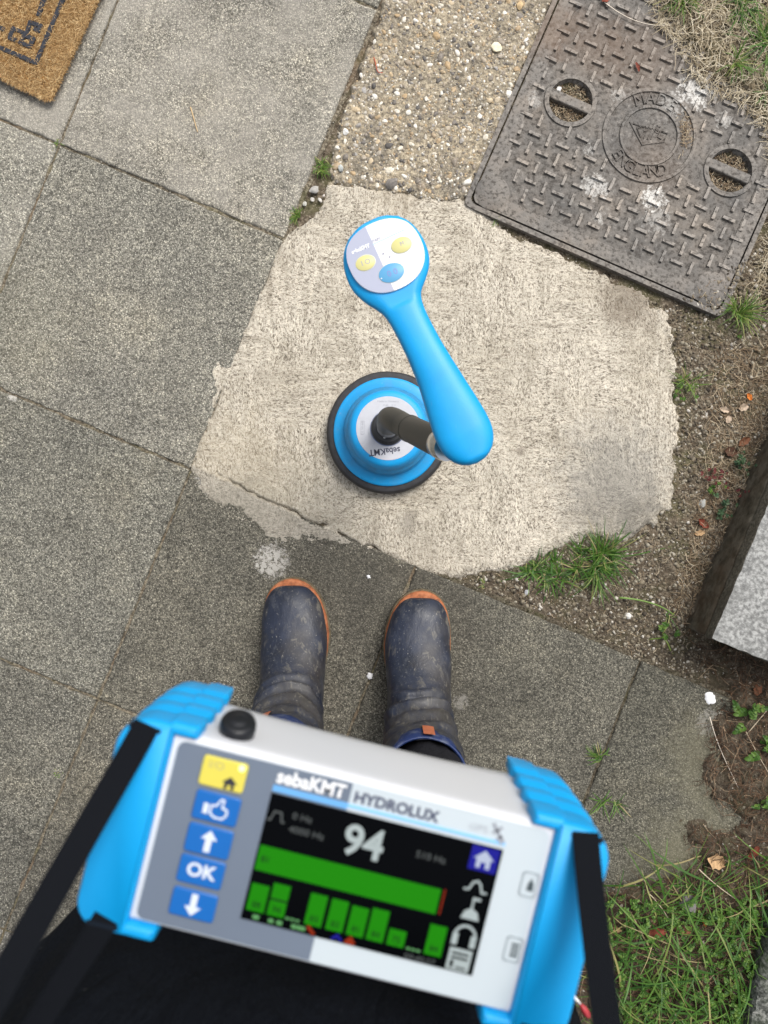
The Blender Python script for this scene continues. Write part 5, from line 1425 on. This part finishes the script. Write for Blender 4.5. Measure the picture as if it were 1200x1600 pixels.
def sstroke(name, polys, w, mt, z=ZS):
    b = MB()
    for pl in polys: b.stroke([(x * K, y * K) for x, y in pl], w * K, z - .0003, z + .0001)
    return b.build(name, mt, screen)
sbox('level_bar', -183, 107, -21, 18.5, green); sbox('peak_line', 112, 114, -20, 20, red)
stx('81', -170, -2, 15, blk, 1, ZS + .0002)
bars = [(-181, -153, -42), (-148, -121, -34), (-88, -61, -35), (-54, -27, -35.5), (-21, 6, -38.5), (11, 38, -34.5), (44, 71, -59), (104, 131, -37)]
nums = ['88', '94', '83', '83', '81', '84', '75', '84']
for (u0, u1, v1), t_ in zip(bars, nums):
    sbox('history_bar', u0, u1, -84.5, v1, green); stx(t_, (u0 + u1) / 2, -74, 14, blk, 1, ZS + .0002)
sbox('marker_line', -148, -121, -60, -57.5, blk, z=ZS + .0003)
for u0 in (-118, -110, -102, 76, 84, 92): sbox('history_bar', u0, u0 + 6, -84.5, -81.5, dgrn)
for u0, w_ in ((-168, 10), (-143, 8), (-130, 9), (-106, 8), (-97, 9), (-90, 6)): sbox('history_mark', u0, u0 + w_, -96, -90, dgrn)
sstroke('history_mark', [[(-80, -88), (-70, -97)]], 5, red); sstroke('history_mark', [[(-40, -97), (-33, -90), (-26, -97)]], 4, blu); sstroke('history_mark', [[(-18, -97), (-12, -89), (-6, -97), (-18, -97)]], 5, red)
stx('94', -28, 58, 66, lgrey, .98, bold=1.6)
stx('0 Hz', -130, 74, 15, dim, 1.1); stx('4000 Hz', -118, 53, 15, dim, 1.1); stx('510 Hz', 79, 63, 15, dim, 1.1); stx('09:40:27', 100, -95, 12, dim, 1.2)
sstroke('wave_icon', [[(-183, 60), (-178, 60), (-174, 74), (-163, 74), (-160, 60), (-156, 60)]], 2.4, dim)
sbox('menu_tile', 138, 182, 61, 99, blu)
b = MB(); b.prism([(x * K, y * K) for x, y in ((144, 80), (160, 94), (176, 80), (171, 80), (171, 66), (164, 66), (164, 75), (156, 75), (156, 66), (149, 66), (149, 80))], ZS, ZS + .0003); b.build('home_icon', wht, screen)
sstroke('wave_icon', [[(141, 29), (148, 30), (153, 42), (160, 45), (165, 40), (169, 28), (176, 29)]], 3, lgrey)
b = MB(); b.prism([(x * K, y * K) for x, y in ((146, -16), (175, -16), (171, -4), (162, 1), (158, 1), (150, -4))], ZS, ZS + .0002); b.box(158.5 * K, 161.5 * K, 0, 18 * K, ZS, ZS + .0003); b.box(158 * K, 171 * K, 15 * K, 19 * K, ZS, ZS + .00035); b.build('microphone_icon', lgrey, screen)
sstroke('headphone_icon', [[(160 + 17 * math.cos(R(a)), -46 + 19 * math.sin(R(a))) for a in range(-10, 191, 20)]], 4, lgrey); sbox('headphone_icon', 141, 150, -59, -41, lgrey); sbox('headphone_icon', 170, 179, -59, -41, lgrey)
sbox('record_icon', 142, 178, -98, -64, lgrey); sbox('record_line', 147, 173, -73, -70, M['screen'], z=ZS + .0003); sbox('record_line', 147, 173, -80, -77, M['screen'], z=ZS + .0003); sbox('record_line', 147, 152, -94, -83, M['screen'], z=ZS + .0003); sbox('record_line', 157, 173, -94, -92, M['screen'], z=ZS + .0003)
# buttons
yel = plain('button_yellow', (.62, .54, .085), .4, .35); bbl = plain('button_blue', (.008, .115, .40), .38, .35); iw = plain('icon_white', (.60, .65, .72), .4, .4)
def btn(px, py, w, h, mt, label=None):
    dx, dy = px - 581, py - 1380; u = dx * .970 + dy * .242; v_ = dx * .242 - dy * .970
    b = MB(); o1 = rrect(u - w / 2, u + w / 2, v_ - h / 2, v_ + h / 2, 5, 3)
    b.rings([[(x * K, y * K, .0006) for x, y in o1], [(x * K, y * K, .0016) for x, y in o1], [(x * K, y * K, .0020) for x, y in offset_poly(o1, -2)]], False, True)
    o = b.build('button', mt, dev, angle=30)
    b = MB(); b.prism(S(offset_poly(o1, 1.6)), .0006, .00105); b.build('button_rim', plain('button_edge', (.10, .13, .17), .5, .4), o)
    return o, u, v_
def icon(par, u, v_, polys, mt, name='button_icon', strokes_=(), w=2.5):
    b = MB()
    for pl in polys: b.prism([((u + x) * K, (v_ + y) * K) for x, y in pl], .0018, .0023)
    for pl in strokes_: b.stroke([((u + x) * K, (v_ + y) * K) for x, y in pl], w * K, .0018, .0023)
    return b.build(name, mt, par)
o, u, v_ = btn(350, 1208, 71, 47, yel)
icon(o, u + 13, v_ - 12, [[(-12, 1), (0, 11), (12, 1), (8, 1), (8, -9), (3, -9), (3, -2), (-3, -2), (-3, -9), (-8, -9), (-8, 1)]], plain('icon_black', (.03, .03, .035), .5, .4))
text_obj('button_text', 'I/O', 17 * K, plain('faded_print', (.42, .38, .18), .5, .4), o, ((u - 13) * K, (v_ + 11) * K, .0022), 0, 0, 1.1)
icon(o, u + 26, v_ + 16, [[(5 * math.cos(6.28 * k / 12), 5 * math.sin(6.28 * k / 12)) for k in range(12)]], emit('led_green', (.45, 1.0, .35), 2.2 * E), 'led')
o, u, v_ = btn(339, 1261, 71, 46, bbl)
icon(o, u, v_ - 3, [[(-20, -8), (-12, -8), (-12, 8), (-20, 8)]], iw, 'button_icon', [[(-8, 6), (0, 8), (5, 18), (10, 18), (9, 6), (17, 4), (18, -4), (12, -11), (0, -11), (-8, -6), (-8, 6)]], 3)
o, u, v_ = btn(327, 1312, 71, 46, bbl); icon(o, u, v_, [[(0, 17), (13, 3), (5, 3), (5, -17), (-5, -17), (-5, 3), (-13, 3)]], iw)
o, u, v_ = btn(315, 1360, 71, 44, bbl); text_obj('button_text', 'OK', 29 * K, iw, o, (u * K, (v_ + 1) * K, .0023), 0, 0, 1.05, 0, 1.0 * K)
o, u, v_ = btn(303, 1411, 71, 44, bbl); icon(o, u, v_, [[(0, -17), (-13, -3), (-5, -3), (-5, 17), (5, 17), (5, -3), (13, -3)]], iw)
# knob on the far side
kc = Vector((-268 * K, 174 * K, -.016)); kd = Vector((0, .88, .47)).normalized(); ka = Vector((1, 0, 0)); kb_ = kd.cross(ka)
b = MB(); rs = []
for r_, h_ in ((.0096, -.008), (.0100, -.002), (.0100, .0008), (.0093, .0030), (.0068, .0042), (.0057, .0037), (.0046, .0048), (.002, .0051)):
    rs.append([tuple(kc + kd * h_ + (ka * math.cos(6.2832 * k / 36) + kb_ * math.sin(6.2832 * k / 36)) * r_) for k in range(36)])
b.rings(rs, True, True); b.build('knob', plain('knob_rubber', (.008, .009, .012), .4, .35), dev, smooth=True)
# bumpers
blb = NT('blue_silicone', .48, .4, 0, BL); blb.nrm(blb.bump(blb.noise(blb.obj(), 300, 2, .6), .0003, .3)); M['silicone'] = blb.m
ribs = [(.0050, -7), (.0044, -4), (.0030, -1.5), (.0, 0), (-.008, 1), (-.0105, 0), (-.0125, -5), (-.0165, -5.5), (-.0185, 0), (-.0215, 2), (-.026, 2), (-.028, 0), (-.030, -5), (-.034, -5.5), (-.036, 0), (-.039, 2), (-.044, 2), (-.046, 0), (-.048, -5), (-.052, -5.5), (-.054, 0), (-.057, 1), (-.072, -2), (-.080, -14)]
def bumper(poly, arms):
    b = MB()
    def dens_(pl):
        out = []; q = pl + [pl[0]]
        for a, c in zip(q, q[1:]):
            n = max(1, int(math.hypot(c[0] - a[0], c[1] - a[1]) / 12))
            for k in range(n): out.append((a[0] + (c[0] - a[0]) * k / n, a[1] + (c[1] - a[1]) * k / n))
        return out
    for pl, zt, ribbed in [(poly, 0, True)] + arms:
        pl = dens_(pl); rs = []
        for z, o_ in ribs:
            if not ribbed and -.056 < z < -.008: o_ = 0
            ring = []
            for (x, y), (x2, y2) in zip(pl, offset_poly(pl, 1)):
                oo = o_
                if ribbed == True and z < -.001 and z > -.058:
                    oo = o_ if y > 88 else (o_ * max(0, (y - 60) / 28) if y > 60 else 0)
                ring.append(((x + (x2 - x) * oo) * K, (y + (y2 - y) * oo) * K, z * (1.22 if z < 0 else 1) + zt))
            rs.append(ring)
        b.rings(rs[::-1], True, True)
    return b.build('bumper', M['silicone'], dev, angle=55)
bl1 = bumper(rrect(-440, -354, -168, 170, 0, 8, (6, 6, 52, 44)), [(rrect(-366, -316, 151, 174, 6, 4), -.0012, True), (rrect(-366, -308, -170, -147, 6, 4), -.0012, False)])
bl2 = bumper(rrect(257, 349, -168, 170, 0, 8, (44, 52, 6, 6)), [(rrect(218, 270, 151, 174, 6, 4), -.0012, True), (rrect(214, 270, -170, -147, 6, 4), -.0012, False)])
slotm = plain('slot_dark', (.004, .008, .015), .6, .2)
def slot(u, v_, par):
    b = MB(); b.box((u - 25) * K, (u + 25) * K, (v_ - 3) * K, (v_ + 4) * K, .002, .00535); b.build('strap_slot', slotm, par)
slot(-399, 154, bl1); slot(-390, -157, bl1); slot(304, 155, bl2); slot(300, -150, bl2)
# straps (webbing ribbons)
wb = NT('black_webbing', .85, .08, 0, (.006, .007, .0095)); wv_ = wb.n('ShaderNodeTexWave'); wv_.inputs['Scale'].default_value = 420; wb.l(wb.obj(), wv_.inputs['Vector']); wb.nrm(wb.bump(wv_.outputs['Fac'], .0004, .6)); M['web'] = wb.m
Minv = (Matrix.Translation(DO) @ Matrix.Rotation(R(-14), 4, 'Z')).inverted()
def strap(pts, w=.0138, th=.0011, tw=()):
    path = bez([Minv @ Vector(p) for p in pts], 28); rs = []
    for i, p in enumerate(path):
        t = (path[min(i + 1, 28)] - path[max(i - 1, 0)]).normalized(); q = t.cross(Vector((0, 0, 1))).normalized(); 
        ang = interp([(0, tw[0]), (28, tw[1])], i) if tw else 0
        q = Matrix.Rotation(ang, 3, t) @ q; n_ = q.cross(t).normalized()
        rs.append([tuple(p + q * w / 2 * a + n_ * th / 2 * c) for a, c in ((-1, -1), (1, -1), (1, 1), (-1, 1))])
    b = MB(); b.rings(rs, True, True); return b.build('strap', M['web'], dev, angle=40)
strap([P(230, 1131, DZ + .0045), P(206, 1180, DZ + .010), P(120, 1320, 1.0), P(20, 1500, 1.03), P(-90, 1690, 1.09), Vector((-.22, -.42, 1.40))])
strap([P(167, 1433, DZ + .0045), P(140, 1480, DZ + .006), P(90, 1545, DZ), P(30, 1640, .985), P(-40, 1760, .99), Vector((-.30, -.45, 1.00))])
strap([P(915, 1300, DZ + .0045), P(916, 1345, DZ + .010), P(930, 1450, 1.0), P(945, 1600, 1.02), P(965, 1760, 1.06), Vector((.06, -.42, 1.40))])
strap([P(832, 1590, DZ + .001), P(835, 1640, DZ + .004), P(840, 1700, DZ), Vector((.12, -.40, .98))])
